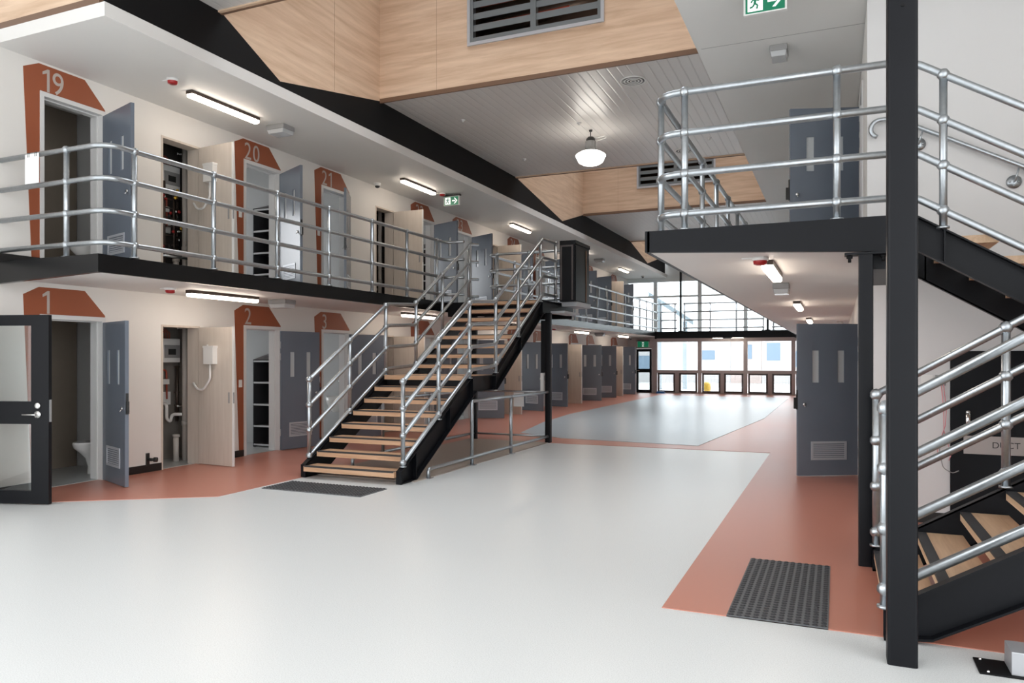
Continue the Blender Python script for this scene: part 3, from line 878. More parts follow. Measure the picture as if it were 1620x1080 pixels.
# ------------------------------------------------------------------ doors
def leaf_mesh(L=.84, H=2.05):
    mb = MB()
    t = .022
    xs = [0, .19, .285, .545, .64, L]
    z0, z1 = 1.26, 1.69
    for a, b_, slot in ((xs[0], xs[1], 0), (xs[1], xs[2], 1), (xs[2], xs[3], 0), (xs[3], xs[4], 1), (xs[4], xs[5], 0)):
        if slot:
            mb.box(a, -t, .012, b_, t, z0); mb.box(a, -t, z1, b_, t, H)
        else:
            mb.box(a, -t, .012, b_, t, H)
    return mb.mesh('leaf', 'door')
LEAF = leaf_mesh()
def simple(name, fnc, mats):
    mb = MB(); fnc(mb); return mb.mesh(name, mats)
def f_slot(mb): mb.box(0, -.006, 1.26, .095, .006, 1.69)
SLOT = simple('vision_panel', f_slot, 'slot')
def f_vent(mb):
    for s in (-1, 1):
        a, b_ = (.022, .030) if s > 0 else (-.030, -.022)
        mb.box(.16, a, .22, .66, b_, .25); mb.box(.16, a, .44, .66, b_, .47); mb.box(.16, a, .25, .19, b_, .44); mb.box(.63, a, .25, .66, b_, .44)
        for q in range(7): mb.box(.19, (a if s > 0 else -.026), .257 + q * .026, .63, (.026 if s > 0 else b_), .272 + q * .026, 1)
VENT = simple('vent_grille', f_vent, ['alu', 'alu'])
def f_lock(mb):
    for s in (-1, 1):
        mb.lathe([(.001, s * .022), (.022, s * .022), (.022, s * .038), (.012, s * .042), (.001, s * .042)], (.755, 0, .97), 12, 0, 'y')
        mb.tube([(.755, s * .04, .955), (.755, s * .055, .93)], .006, 6)
LOCK = simple('lock_cylinder', f_lock, 'chrome')
def f_latch(mb):
    mb.box(.84, -.016, .90, .852, .016, 1.16); mb.box(.852, -.014, .91, .885, .014, 1.06)
LATCH = simple('latch', f_latch, 'dark')
def f_hinge(mb): mb.tube([(0, 0, 0), (0, 0, .12)], .011, 8); mb.box(-.03, -.004, .01, .0, .004, .11)
HINGE = simple('hinge', f_hinge, 'steel_grey')
def f_frame(mb):
    # local origin at the hinge base, opening towards -Y (local), wall face plane x = 0
    for a, b_ in ((-.88, -.83), (-.05, 0)): mb.box(-.21, a, 0, .016, b_, 2.12)
    mb.box(-.21, -.83, 2.065, .016, -.05, 2.12)
    mb.box(-.10, -.83, 0, -.07, -.815, 2.065); mb.box(-.10, -.065, 0, -.07, -.05, 2.065); mb.box(-.10, -.83, 2.05, -.07, -.05, 2.065)
FRAME = simple('frame', f_frame, 'frame')
DN = [2]
def cell_door(hx, hy, z, ang, label, side=1, frame=True, vent=True):
    """hinge jamb's outer edge at hy; side=-1 mirrors the frame for the right wing"""
    d = thing('door_%d' % DN[0], label, 'door', (hx, hy, z), kind='structure'); DN[0] += 1
    if frame:
        inst('frame', FRAME, d, (0, 0, 0), (0, 0, 0) if side > 0 else (0, 0, 0))
    lf = inst('leaf', LEAF, d, (.03 if side > 0 else -.03, -.03 if side > 0 else 0, 0), (0, 0, math.radians(ang)), label='grey painted steel leaf')
    inst('vision_panel', SLOT, lf, (.19, 0, 0)); inst('vision_panel', SLOT, lf, (.545, 0, 0))
    if vent: inst('vent_grille', VENT, lf)
    inst('lock_cylinder', LOCK, lf); inst('latch', LATCH, lf)
    for zz in (.25, 1.55, 1.75):
        inst('hinge', HINGE, d, (.026 if side > 0 else -.026, -.022 if side > 0 else 0, zz))
    return d
LOW = [(0, -21.5, 'shiny grey cell door swung open beside the white toilet below number 1'),
       (1, 79, 'grey cell door folded back beside the dark shelves of cell 2'),
       (2, 72, 'grey cell door of cell 3 seen behind the lower stair rails'),
       (3, 80, 'grey cell door of cell 4 hidden behind the upper stair treads'),
       (4, 24, 'wide open grey cell door seen through the low barrier under the stair'),
       (5, -20, 'blue grey cell door with bright slots between stair stringer and landing post'),
       (6, -13, 'grey cell door just past the stair landing post, cream door behind'),
       (7, 10, 'grey cell door with low vent after the second cream far door'),
       (8, 25, 'narrow looking grey cell door directly behind a vented one'),
       (9, -16, 'last grey cell door before the glazed exit door')]
for k, a, lab in LOW: cell_door(XW, CELL[k] + 1.08, 0, a, lab)
UP = [(0, -17, 'grey upstairs cell door open beside number 19'),
      (1, -27, 'grey upstairs cell door open beside number 20'),
      (2, -60, 'grey upstairs cell door seen edge-on under number 21'),
      (3, -23, 'grey upstairs cell door between the numbers 22 and 23'),
      (4, -27, 'grey upstairs cell door open beside number 23'),
      (5, -46, 'grey upstairs cell door between cream door and black cabinet'),
      (7, -22, 'first grey upstairs door visible past the black cabinet'),
      (8, -25, 'second grey upstairs door past the black cabinet, two slots showing'),
      (9, -25, 'last grey upstairs door in front of the end windows')]
for k, a, lab in UP: cell_door(XW, CELL[k] + 1.08, Z2, a, lab)
# cell 25 keeps only its frame and closed leaf behind the cabinet
cell_door(XW, CELL[6] + 1.08, Z2, -30, 'grey upstairs cell door mostly hidden behind the black cabinet')
def f_frame_r(mb):
    for a, b_ in ((-.87, -.83), (-.04, 0)): mb.box(-.016, a, 0, .21, b_, 2.10)
    mb.box(-.016, -.83, 2.06, .21, -.04, 2.10)
FRAME_R = simple('frame', f_frame_r, 'frame')
for (y, z, a, lab) in ((11.2, 0, -151.3, 'large grey cell door open under the gallery beside the slim black column'), (10.4, Z2, -161.5, 'grey cell door standing open upstairs on the gallery behind the rails')):
    d = cell_door(XR, y, z, a, lab, side=-1, frame=False)
    inst('frame', FRAME_R, d)

# cream duct doors
def f_dleaf(mb): mb.box(0, -.018, .012, .72, .018, 2.045); mb.box(.708, -.0185, .012, .7205, .0185, 2.045, 1)
DLEAF = simple('leaf', f_dleaf, ['cream', 'plastic'])
def f_pull(mb):
    for s in (-1, 1): mb.box(.63, min(s * .018, s * .021), .93, .66, max(s * .018, s * .021), 1.09)
    mb.box(.7205, -.012, .93, .723, .012, 1.09)
PULL = simple('flush_pull', f_pull, 'greybox')
def f_dframe(mb):
    for a, b_ in ((-.70, -.67), (-.03, 0)): mb.box(-.21, a, 0, .006, b_, 2.065)
    mb.box(-.21, -.67, 2.035, .006, -.03, 2.065)
DFRAME = simple('frame', f_dframe, 'cream')
DU = [(0, 0, -4.5, 'cream service cupboard door open between cell doors 1 and 2', True),
      (1, 0, 7, 'cream service cupboard door behind the stair half landing', False),
      (2, 0, 2.8, 'cream service cupboard door beside the notice on the low barrier', False),
      (3, 0, 0, 'cream service door directly past the landing post and a grey door', False),
      (4, 0, 0, 'last cream service door before the glazed exit door', False),
      (0, 1, -5, 'cream upstairs service door between numbers 19 and 20', True),
      (1, 1, 0, 'cream upstairs service door between numbers 21 and 22', False),
      (2, 1, -1, 'cream upstairs service door under number 24', False),
      (4, 1, 12, 'cream upstairs service door next to the end windows', False)]
for k, lv, a, lab, box in DU:
    z = Z2 * lv
    d = thing('door_%d' % DN[0], lab, 'door', (XW, DUCT[k] + .70, z), kind='structure'); DN[0] += 1
    inst('frame', DFRAME, d)
    lf = inst('leaf', DLEAF, d, (.02, -.02, 0), (0, 0, math.radians(a)))
    inst('flush_pull', PULL, lf)
    if box:
        mb = MB(); mb.box(.20, -.10, 1.50, .40, -.018, 1.76); mb.box(.19, -.105, 1.74, .41, -.015, 1.77); mb.box(.23, -.07, 1.77, .25, -.05, 1.785)
        jb = inst('junction_box', mb.mesh('junction_box', 'plastic'), lf, label='cream junction box')
        mb = MB(); mb.tube(fillet([(.30, -.06, 1.50), (.30, -.06, 1.28), (.16, -.06, 1.12), (.02, -.05, 1.12), (-.06, -.06, 1.22)], .12), .017, 8)
        inst('conduit', mb.mesh('conduit', 'plastic'), lf, label='white flexible conduit')

# black glazed door near the entrance
d = thing('door_%d' % DN[0], 'black framed glazed door with lever handle standing open at the entrance', 'door', (-7.84, 5.5, 0), math.atan2(.27, .86), kind='structure'); DN[0] += 1
L = 1.0
def loc(mb, name, mat, parent=d): return inst(name, mb.mesh(name, mat), parent)
mb = MB(); t = .024
for xa, xb, za, zb_ in ((-L, -L + .17, .01, 2.06), (-.205, 0, .01, 2.06), (-L + .17, -.205, .01, .15), (-L + .17, -.205, 1.945, 2.06), (-L + .17, -.205, .875, 1.12)):
    mb.box(xa, -t, za, xb, t, zb_)
loc(mb, 'leaf', 'black')
for za, zb_ in ((.15, .875), (1.12, 1.945)):
    mb = MB(); mb.box(-L + .17, -.006, za, -.205, .006, zb_); loc(mb, 'pane', 'glass')
mb = MB(); mb.lathe([(.001, -.024), (.038, -.024), (.038, -.034), (.001, -.034)], (-.125, 0, .98), 20, 0, 'y'); mb.tube(fillet([(-.125, -.03, .98), (-.125, -.075, .98), (-.27, -.075, .98)], .02), .009, 8); loc(mb, 'lever_handle', 'chrome')
mb = MB(); mb.lathe([(.001, -.024), (.034, -.024), (.034, -.036), (.02, -.04), (.001, -.04)], (-.125, 0, 1.075), 20, 0, 'y'); loc(mb, 'lock_cylinder', 'chrome')
mb = MB(); mb.box(0, -.015, .90, .006, .015, 1.14); loc(mb, 'strike_plate', 'steel_grey')

# black DUCT door behind the stair
d = thing('door_%d' % DN[0], 'black low service door lettered DUCT behind the dogleg stair', 'door', (1.42, 8.25, 0), kind='structure'); DN[0] += 1
mb = MB(); mb.box(1.06, 8.232, .01, 1.86, 8.249, 1.60); build('leaf', mb, 'black', d)
mb = MB(); mb.box(.985, 8.222, 0, 1.06, 8.249, 1.66); mb.box(1.86, 8.222, 0, 1.93, 8.249, 1.66); mb.box(1.06, 8.222, 1.60, 1.86, 8.249, 1.66); build('frame', mb, 'black', d)
mb = MB(); mb.box(1.095, 8.226, .69, 1.85, 8.232, .86); sg = build('sign_strip', mb, 'signstrip', d, label='pale strip lettered DUCT')
w = wpos(sg)
text('lettering', 'DUCT', .082, sg, (1.322 - w[0], 8.225 - w[1], .752 - w[2]), (PI / 2, 0, 0), 'dark', .0006, sx=1.0)
mb = MB(); mb.tube([(1.13, 8.222, .93), (1.13, 8.222, 1.08)], .025, 12); mb.ball((1.13, 8.222, 1.08), .025, 12); build('pull_handle', mb, 'chrome', d)

# ------------------------------------------------------------------ ceiling strip lights
def f_body(mb): mb.box(-.055, 0, -.045, .055, 1.28, 0)
LBODY = simple('housing', f_body, 'bronze')
def f_diff(mb):
    prof = [(-.05, -.045), (.05, -.045), (.05, -.075), (.035, -.09), (-.035, -.09), (-.05, -.075)]
    mb.prism(prof, lambda a, b_, dd: (a, dd, b_), .012, 1.268)
LDIFF = simple('diffuser', f_diff, 'lamp')
def striplight(x, y, z, label, rz=0, group='warm strip lights'):
    o = thing('ceiling_strip_light', label, 'light', (x, y, z), rz, group=group)
    inst('housing', LBODY, o); inst('diffuser', LDIFF, o)
for q, (y, lab) in enumerate(((7.48, 'warm strip light on the upper soffit near number 20'), (12.82, 'warm strip light on the upper soffit beside the green exit sign'), (18.25, 'warm strip light on the upper soffit above the stair rails'), (23.6, 'warm strip light on the upper soffit just behind the black cabinet'), (29.0, 'farthest warm strip light on the upper soffit towards the end windows'))):
    striplight(-7.92, y, ZS2, lab)
for q, (y, lab) in enumerate(((7.5, 'warm strip light under the balcony above the open service cupboard'), (12.9, 'warm strip light under the balcony behind the stair rail'), (18.3, 'warm strip light under the balcony hidden behind the stair treads'), (23.7, 'warm strip light under the balcony past the landing post'), (29.1, 'farthest warm strip light under the balcony towards the exit door'))):
    striplight(-7.95, y, ZS1, lab)
for y, lab in ((7.33, 'bright strip light under the gallery nearest the edge beam'), (12.85, 'second strip light under the gallery, farther from the edge beam'), (18.3, 'third strip light under the gallery just above the grey door top')):
    striplight(-.60, y, ZS1, lab)
striplight(-3.62, 32.9, ZS1, 'strip light under the bridge before the end windows', PI / 2)

# emergency fittings
def emer(x, y, z, label, sx=.34, sy=.26):
    o = thing('ceiling_emergency_light', label, 'emergency light', (x, y, z), group='boxy emergency lights')
    mb = MB(); mb.box(x - sx / 2, y - sy / 2, z - .07, x + sx / 2, y + sy / 2, z); build('body', mb, 'greybox', o, smooth_bevel=.008)
    mb = MB(); mb.hexa([(x - sx * .40, y - sy * .42, z - .13), (x + sx * .40, y - sy * .42, z - .13), (x + sx * .44, y + sy * .44, z - .13), (x - sx * .44, y + sy * .44, z - .13), (x - sx * .46, y - sy * .48, z - .07), (x + sx * .46, y - sy * .48, z - .07), (x + sx * .48, y + sy * .48, z - .07), (x - sx * .48, y + sy * .48, z - .07)])
    build('lens', mb, 'lens', o, smooth_bevel=.006)
emer(-7.88, 9.22, ZS2, 'grey emergency light box on the upper soffit near number 20')
emer(-7.9, 26.2, ZS2, 'grey emergency light box on the upper soffit past the black cabinet')
emer(-8.0, 9.4, ZS1, 'white emergency light box under the balcony above cell 2')
emer(-8.0, 26.6, ZS1, 'small emergency light box under the far end of the balcony')
emer(-.62, 9.2, ZS2 + .015, 'grey emergency light box on the soffit above the gallery door', .19, .26)
emer(-.63, 9.75, ZS1, 'white emergency light box under the gallery behind a strip light', .19, .24)
emer(-4.27, 32.70, ZS1, 'emergency light box under the bridge', .4, .2)

# detectors
def detector(x, y, z, label):
    o = thing('smoke_detector', label, 'detector', (x, y, z), group='red fire detectors')
    mb = MB(); mb.lathe([(.001, 0), (.075, 0), (.07, -.03), (.001, -.03)], (x, y, z), 18); mb.box(x - .16, y - .02, z - .012, x - .05, y + .02, z); build('base', mb, 'plastic', o)
    mb = MB(); mb.lathe([(.062, -.03), (.058, -.06), (.035, -.07), (.001, -.07)], (x, y, z), 18); build('cap', mb, 'red', o)
detector(-7.80, 7.1, ZS2, 'red detector on the upper soffit near number 19')
detector(-7.85, 14.35, ZS2, 'red detector on the upper soffit above the exit sign')
detector(-7.95, 7.2, ZS1, 'red detector under the balcony near number 1')
detector(-7.95, 21.6, ZS1, 'small red detector under the balcony past the landing post')
detector(-.64, 7.12, ZS1, 'red detector under the gallery in front of a strip light')

def dome(x, y, z, label):
    o = thing('ceiling_dome_camera', label, 'camera', (x, y, z), group='dome cameras')
    mb = MB(); mb.lathe([(.001, 0), (.07, 0), (.07, -.04), (.055, -.06), (.001, -.06)], (x, y, z), 16); build('base', mb, 'plastic', o)
    mb = MB(); mb.lathe([(.05, -.06), (.045, -.085), (.025, -.10), (.001, -.104)], (x, y, z), 16); build('dome', mb, 'dark', o)
dome(-8.62, 13.0, ZS2, 'white dome camera on the upper soffit between numbers 21 and 22')
dome(-7.8, 32.4, ZS2, 'dome camera on the upper soffit before the end windows')
dome(.06, 20.8, ZS1, 'dome camera under the gallery above the grey door')
dome(-8.55, 33.2, ZS1, 'dome camera under the balcony next to the exit door')

# exit signs (facing -Y)
def exit_sign(x, y, ztop, label, arrow, w=.38, h=.24, man=True):
    o = thing('exit_sign', label, 'exit sign', (x, y, ztop), group='green exit signs')
    mb = MB(); mb.box(x - w * .55, y - .04, ztop - .035, x + w * .55, y + .04, ztop); build('mount', mb, 'dark', o)
    mb = MB(); mb.box(x - w / 2, y - .025, ztop - h, x + w / 2, y + .025, ztop - .035); build('body', mb, 'plastic', o, smooth_bevel=.006)
    zc = ztop - .035 - (h - .035) / 2; hh = (h - .06) / 2
    mb = MB(); mb.box(x - w * .45, y - .029, zc - hh, x + w * .45, y - .025, zc + hh); face = build('face', mb, 'green', o)
    fy = lambda a, b_, dd: (x + a, y + dd, zc + b_)
    mb = MB()
    s = hh
    if arrow == 'down':
        mb.prism([(-.3 * s, s * .8), (.3 * s, s * .8), (.3 * s, -s * .8), (-.3 * s, -s * .8)], fy, -.032, -.029)
    else:
        mb.prism([(-w * .40, -s * .85), (-w * .40, s * .85), (-w * .05, s * .85), (-w * .05, -s * .85)], fy, -.032, -.029)
        ax = w * .06
        mb.prism([(ax, -.15 * s), (ax, .15 * s), (ax + .8 * s, .15 * s), (ax + .8 * s, -.15 * s)], fy, -.032, -.029)
        mb.prism([(ax + .45 * s, .7 * s), (ax + .75 * s, .7 * s), (ax + 1.4 * s, 0), (ax + .75 * s, -.7 * s), (ax + .45 * s, -.7 * s), (ax + 1.05 * s, 0)], fy, -.0325, -.029)
    build('symbol', mb, 'signwhite', face, label='white door field and arrow')
    mb = MB()
    cx = 0 if arrow == 'down' else -w * .225
    k = s * .8
    def limb(p, q, wd=.09):
        d0 = Vector((q[0] - p[0], q[1] - p[1])); nn = Vector((-d0.y, d0.x)).normalized() * wd * k
        mb.prism([(cx + p[0] * k + nn.x, p[1] * k + nn.y), (cx + p[0] * k - nn.x, p[1] * k - nn.y), (cx + q[0] * k - nn.x, q[1] * k - nn.y), (cx + q[0] * k + nn.x, q[1] * k + nn.y)], fy, -.035, -.032)
    hd = [(cx + k * (.12 + .15 * math.cos(a)), k * (.75 + .15 * math.sin(a))) for a in [i * PI / 5 for i in range(10)]]
    mb.prism(hd, fy, -.035, -.032)
    limb((.05, .5), (-.05, -.1), .15); limb((.05, .45), (.4, .2)); limb((.4, .2), (.55, .4)); limb((.0, .45), (-.35, .3)); limb((-.35, .3), (-.5, .05))
    limb((-.05, -.1), (.3, -.35), .1); limb((.3, -.35), (.2, -.8), .1); limb((-.05, -.1), (-.3, -.5), .1); limb((-.3, -.5), (-.65, -.6), .1)
    build('running_figure', mb, 'green', face, label='green running figure')
exit_sign(-7.70, 14.5, ZS2 - .02, 'green running man exit sign with arrow on the upper soffit', 'right')
exit_sign(-8.05, 33.5, 2.36, 'small green exit sign above the glazed end door', 'down', .55, .32)
exit_sign(-.64, 7.63, ZS2 + .01, 'big green exit sign hanging over the gallery at the top edge', 'right', .40, .25)

# pendant lamp
x, y = -4.27, 13.6
o = thing('pendant_lamp', 'round white high-bay lamp hanging from the metal ceiling', 'lamp', (x, y, ZC))
mb = MB(); mb.tube([(x, y, ZC), (x, y, 5.74)], .008, 6); mb.lathe([(.001, 0), (.035, 0), (.03, -.03), (.001, -.03)], (x, y, ZC), 12); build('suspension', mb, 'dark', o)
mb = MB(); mb.lathe([(.001, 5.75), (.05, 5.75), (.085, 5.71), (.085, 5.665)], (x, y, 0), 20); build('cap', mb, 'dark', o)
mb = MB(); mb.lathe([(.085, 5.67), (.10, 5.66), (.10, 5.51), (.11, 5.50)], (x, y, 0), 20)
for q in range(10):
    a = 2 * PI * q / 10
    mb.box(x + .1 * math.cos(a) - .006, y + .1 * math.sin(a) - .006, 5.51, x + .1 * math.cos(a) + .006, y + .1 * math.sin(a) + .006, 5.66)
build('heat_sink', mb, 'greybox', o)
mb = MB(); mb.lathe([(.10, 5.51), (.15, 5.49), (.20, 5.46)], (x, y, 0), 28); build('shade', mb, 'lens', o)
mb = MB(); mb.lathe([(.20, 5.46), (.272, 5.415), (.284, 5.395), (.225, 5.275), (.16, 5.238), (.001, 5.228)], (x, y, 0), 28); build('lens', mb, 'bay', o, label='glowing white lens')
mb = MB(); mb.tube(fillet([(x + .07, y, 5.72), (x + .28, y, 5.74), (x + .30, y, 5.70), (x + .1, y, 5.66)], .03), .006, 6); build('lead', mb, 'plastic', o)

# round air diffusers and sprinkler heads
def diffuser(x, y, label):
    o = thing('ceiling_air_diffuser', label, 'air diffuser', (x, y, ZC), group='round ceiling air diffusers')
    mb = MB()
    for r in (.20, .147, .098, .05):
        mb.lathe([(r, -.001), (r, -.016), (r - .024, -.016), (r - .024, -.001)], (x, y, ZC), 28)
    build('ring', mb, 'plastic', o)
    mb = MB(); mb.lathe([(.198, -.001), (.19, -.012), (.001, -.012)], (x, y, ZC), 24); build('gap_shade', mb, 'dark', o)  # flat dark disc painted in for the shade of deep gaps
diffuser(-2.9, 11.42, 'round concentric air diffuser on the metal ceiling near the timber wall')
diffuser(-2.9, 15.7, 'round concentric air diffuser seen behind the gallery rails')
for k, (x, y, lab) in enumerate(((-6.2, 12.1, 'ceiling sprinkler nearest the black bulkhead'), (-6.2, 15.0, 'ceiling sprinkler deeper above the stair'), (-2.3, 12.1, 'ceiling sprinkler near the gallery corner rail'), (-2.3, 15.0, 'ceiling sprinkler above the rear gallery rail'), (-4.33, 13.1, 'ceiling sensor next to the pendant lamp'))):
    mb = MB(); mb.lathe([(.001, 0), (.045, 0), (.04, -.012), (.018, -.02), (.018, -.04), (.001, -.045)], (x, y, ZC), 14)
    tag(build('ceiling_sprinkler', mb, 'plastic', None, (x, y, ZC)), lab, 'sprinkler', 'small ceiling fittings')

# ------------------------------------------------------------------ small wall items
def switch(y, z, label):
    o = thing('light_switch', label, 'switch', (XW, y, z), group='white light switches')
    mb = MB(); mb.box(XW + .003, y - .035, z - .06, XW + .014, y + .035, z + .06); build('plate', mb, 'plastic', o, smooth_bevel=.003)
    mb = MB(); mb.box(XW + .014, y - .01, z - .018, XW + .02, y + .01, z + .018); build('rocker', mb, 'plastic', o)
for y, z, lab in ((6.0, 1.18, 'white light switch seen through the black glazed door'), (9.345, 1.18, 'white light switch at the doorway of cell 2'), (11.33, 1.18, 'white light switch at the doorway of cell 3'), (9.345, Z2 + 1.22, 'white light switch at the doorway numbered 20'), (11.33, Z2 + 1.22, 'white light switch at the doorway numbered 21')):
    switch(y, z, lab)
o = thing('wall_stop', 'black door hold-back fixed low on the wall beside door 1', 'door stop', (XW, 7.6, .16))
mb = MB(); mb.box(XW, 7.55, .09, XW + .02, 7.60, .27); build('plate', mb, 'dark', o)
mb = MB(); mb.tube([(XW + .02, 7.58, .18), (XW + .11, 7.62, .18)], .022, 10); mb.tube([(XW + .09, 7.61, .18), (XW + .13, 7.63, .18)], .034, 10); build('buffer', mb, 'dark', o)
# switch boxes and loose wires by the DUCT door
mb = MB(); mb.box(.74, 8.235, 1.32, .84, 8.249, 1.43); mb.box(.77, 8.23, 1.36, .80, 8.236, 1.39)
tag(build('light_switch', mb, 'plastic', None, (.79, 8.25, 1.37)), 'white switch plate on the end wall beside the big column', 'switch', 'white light switches')
o = thing('loose_cable', 'loose pink and grey wires hanging from a wall box beside the DUCT door', 'cable', (.90, 8.24, 1.37))
mb = MB(); mb.box(.86, 8.235, 1.33, .95, 8.249, 1.43); build('wall_box', mb, 'greybox', o)
mb = MB(); mb.tube(fillet([(.91, 8.235, 1.34), (.93, 8.22, 1.1), (.93, 8.21, .9), (.97, 8.21, .75), (.99, 8.2, .68), (.97, 8.2, .62)], .08), .004, 6); mb.tube(fillet([(.93, 8.235, 1.34), (.95, 8.21, 1.1), (.94, 8.2, .95), (.88, 8.2, .75), (.87, 8.2, .62)], .08), .004, 6); build('wire', mb, 'pink', o, label='pink wire')
mb = MB(); mb.tube(fillet([(.93, 8.23, .9), (.89, 8.2, .72), (.92, 8.2, .55), (1.0, 8.2, .50), (1.05, 8.19, .53)], .08), .005, 6); build('wire', mb, 'greybox', o, label='grey wire')
# wall handrail
o = thing('wall_handrail', 'galvanised handrail with curled end on the white wall above the dogleg stair', 'handrail', (.4, 8.18, 3.8))
pts = [(.37, 8.18, 3.70)] 
for q in range(9):
    a = math.radians(250 - q * 20)
    pts.append((.385 + .085 * math.cos(a), 8.18, 3.835 + .085 * math.sin(a)))
pts += [(.50, 8.18, 3.92), (.60, 8.18, 3.87), (1.57, 8.18, 3.34), (2.6, 8.18, 2.78)]
pts = [Vector(p) for p in pts[1:]]
mb = MB(); mb.tube(pts, .022, 10); build('rail', mb, 'galv', o)
for x, z in ((.72, 3.66), (1.50, 3.225), (2.3, 2.8)):
    mb = MB(); mb.lathe([(.001, 0), (.062, 0), (.062, -.012), (.001, -.012)], (x, 8.249, z), 20, 0, 'y'); mb.tube([(x, 8.24, z), (x, 8.18, z), (x + .03, 8.18, z + .12)], .008, 8)
    for dx, dz in ((-.035, 0), (.035, 0), (0, -.035)): mb.ball((x + dx, 8.236, z + dz), .010, 8)
    build('bracket', mb, 'galv', o)

# ------------------------------------------------------------------ tactile mats
def tactile(x0, y0, x1, y1, label, nx, ny):
    o = thing('tactile_mat', label, 'mat', ((x0 + x1) / 2, (y0 + y1) / 2, 0), group='charcoal tactile floor mats')
    mb = MB(); mb.box(x0, y0, 0, x1, y1, .010); build('sheet', mb, 'mat', o)
    mb = MB()
    for i in range(nx):
        for j in range(ny):
            x = x0 + (x1 - x0) * (i + .5) / nx; y = y0 + (y1 - y0) * (j + .5) / ny
            r, r2 = .019, .012
            n = 8
            vs = [(x + r * math.cos(2 * PI * q / n), y + r * math.sin(2 * PI * q / n), .010) for q in range(n)] + [(x + r2 * math.cos(2 * PI * q / n), y + r2 * math.sin(2 * PI * q / n), .017) for q in range(n)]
            mb.add(vs, [(q, (q + 1) % n, n + (q + 1) % n, n + q) for q in range(n)] + [list(range(n, 2 * n))])
    s = build('studs', mb, 'stud', o)
    s['kind'] = 'stuff'
tactile(-.63, 4.79, -.05, 6.22, 'charcoal studded mat on the terracotta floor before the dogleg stair', 12, 29)
tactile(-6.44, 7.2, -5.01, 7.76, 'charcoal studded mat on the pale floor before the timber stair', 29, 12)

# floor box at the entrance
o = thing('floor_guard', 'grey steel box guard on a dark floor plate by the big column', 'floor guard', (.95, 4.52, 0))
mb = MB(); mb.box(.66, 4.43, 0, 1.4, 4.645, .008); build('base_plate', mb, 'matt', o)
for x, y in ((.69, 4.62), (.70, 4.45)):
    mb = MB(); mb.ball((x, y, .009), .009, 8); build('bolt', mb, 'chrome', o)
mb = MB(); mb.box(.80, 4.45, .008, 1.4, 4.63, .125); build('cover', mb, 'steel_grey', o, smooth_bevel=.004)
mb = MB(); mb.lathe([(.001, 0), (.007, 0), (.007, -.004), (.001, -.004)], (.92, 4.45, .04), 10, 0, 'y'); build('screw', mb, 'chrome', o)

mb = MB(); mb.box(-7.40, 33.2, .004, -7.02, 33.42, .05); mb.box(-7.36, 33.24, .05, -7.06, 33.38, .09)
tag(build('plastic_tray', mb, 'blue', None, (-7.2, 33.3, 0)), 'small blue plastic tray on the floor by the exit door', 'tray')

# ------------------------------------------------------------------ cell contents
def toilet(cx, yb, z, label):
    o = thing('toilet', label, 'toilet', (cx, yb - .35, z), group='white cell toilets')
    mb = MB()
    prof = []
    # lofted bowl: rings along height, egg shaped
    rings = [(.0, .13, .20, -.24), (.10, .12, .18, -.25), (.22, .12, .20, -.27), (.30, .15, .25, -.30), (.37, .18, .30, -.33), (.43, .19, .31, -.34)]
    n = 20; vs = []
    for zz, rx, ry, off in rings:
        for q in range(n):
            a = 2 * PI * q / n
            vs.append((cx + rx * math.cos(a), yb + off - .02 + ry * math.sin(a), z + zz + .004))
    fs = []
    for i in range(len(rings) - 1):
        for q in range(n): fs.append((i * n + q, i * n + (q + 1) % n, (i + 1) * n + (q + 1) % n, (i + 1) * n + q))
    mb.add(vs, fs, 0, True); mb.add(vs[:n], [list(range(n))[::-1]]); 
    build('bowl', mb, 'china', o)
    mb = MB(); ring = [(cx + .19 * math.cos(2 * PI * q / n), yb - .35 + .31 * math.sin(2 * PI * q / n)) for q in range(n)]
    mb.prism(ring, lambda a, b_, dd: (a, b_, dd), z + .43, z + .45); build('rim', mb, 'china', o)
toilet(-9.38, 7.58, 0, 'white china toilet inside cell 1')
toilet(-9.45, 7.58, Z2, 'white china toilet inside the cell numbered 19')
def basin(cx, yb, z, label):
    o = thing('wash_basin', label, 'basin', (cx, yb, z + .45), group='white cell basins')
    mb = MB(); mb.lathe([(.09, .48), (.16, .58), (.21, .70), (.22, .80), (.20, .80), (.17, .72), (.05, .66), (.001, .66)], (cx, yb - .23, z), 20); mb.box(cx - .1, yb - .14, z + .5, cx + .1, yb, z + .78); build('bowl', mb, 'china', o)
    mb = MB(); mb.tube(fillet([(cx, yb, z + 1.15), (cx, yb - .12, z + 1.15), (cx, yb - .15, z + 1.08)], .03), .012, 8); build('tap', mb, 'chrome', o)
basin(-9.45, 12.98, 0, 'white basin with spout seen inside cell 3')
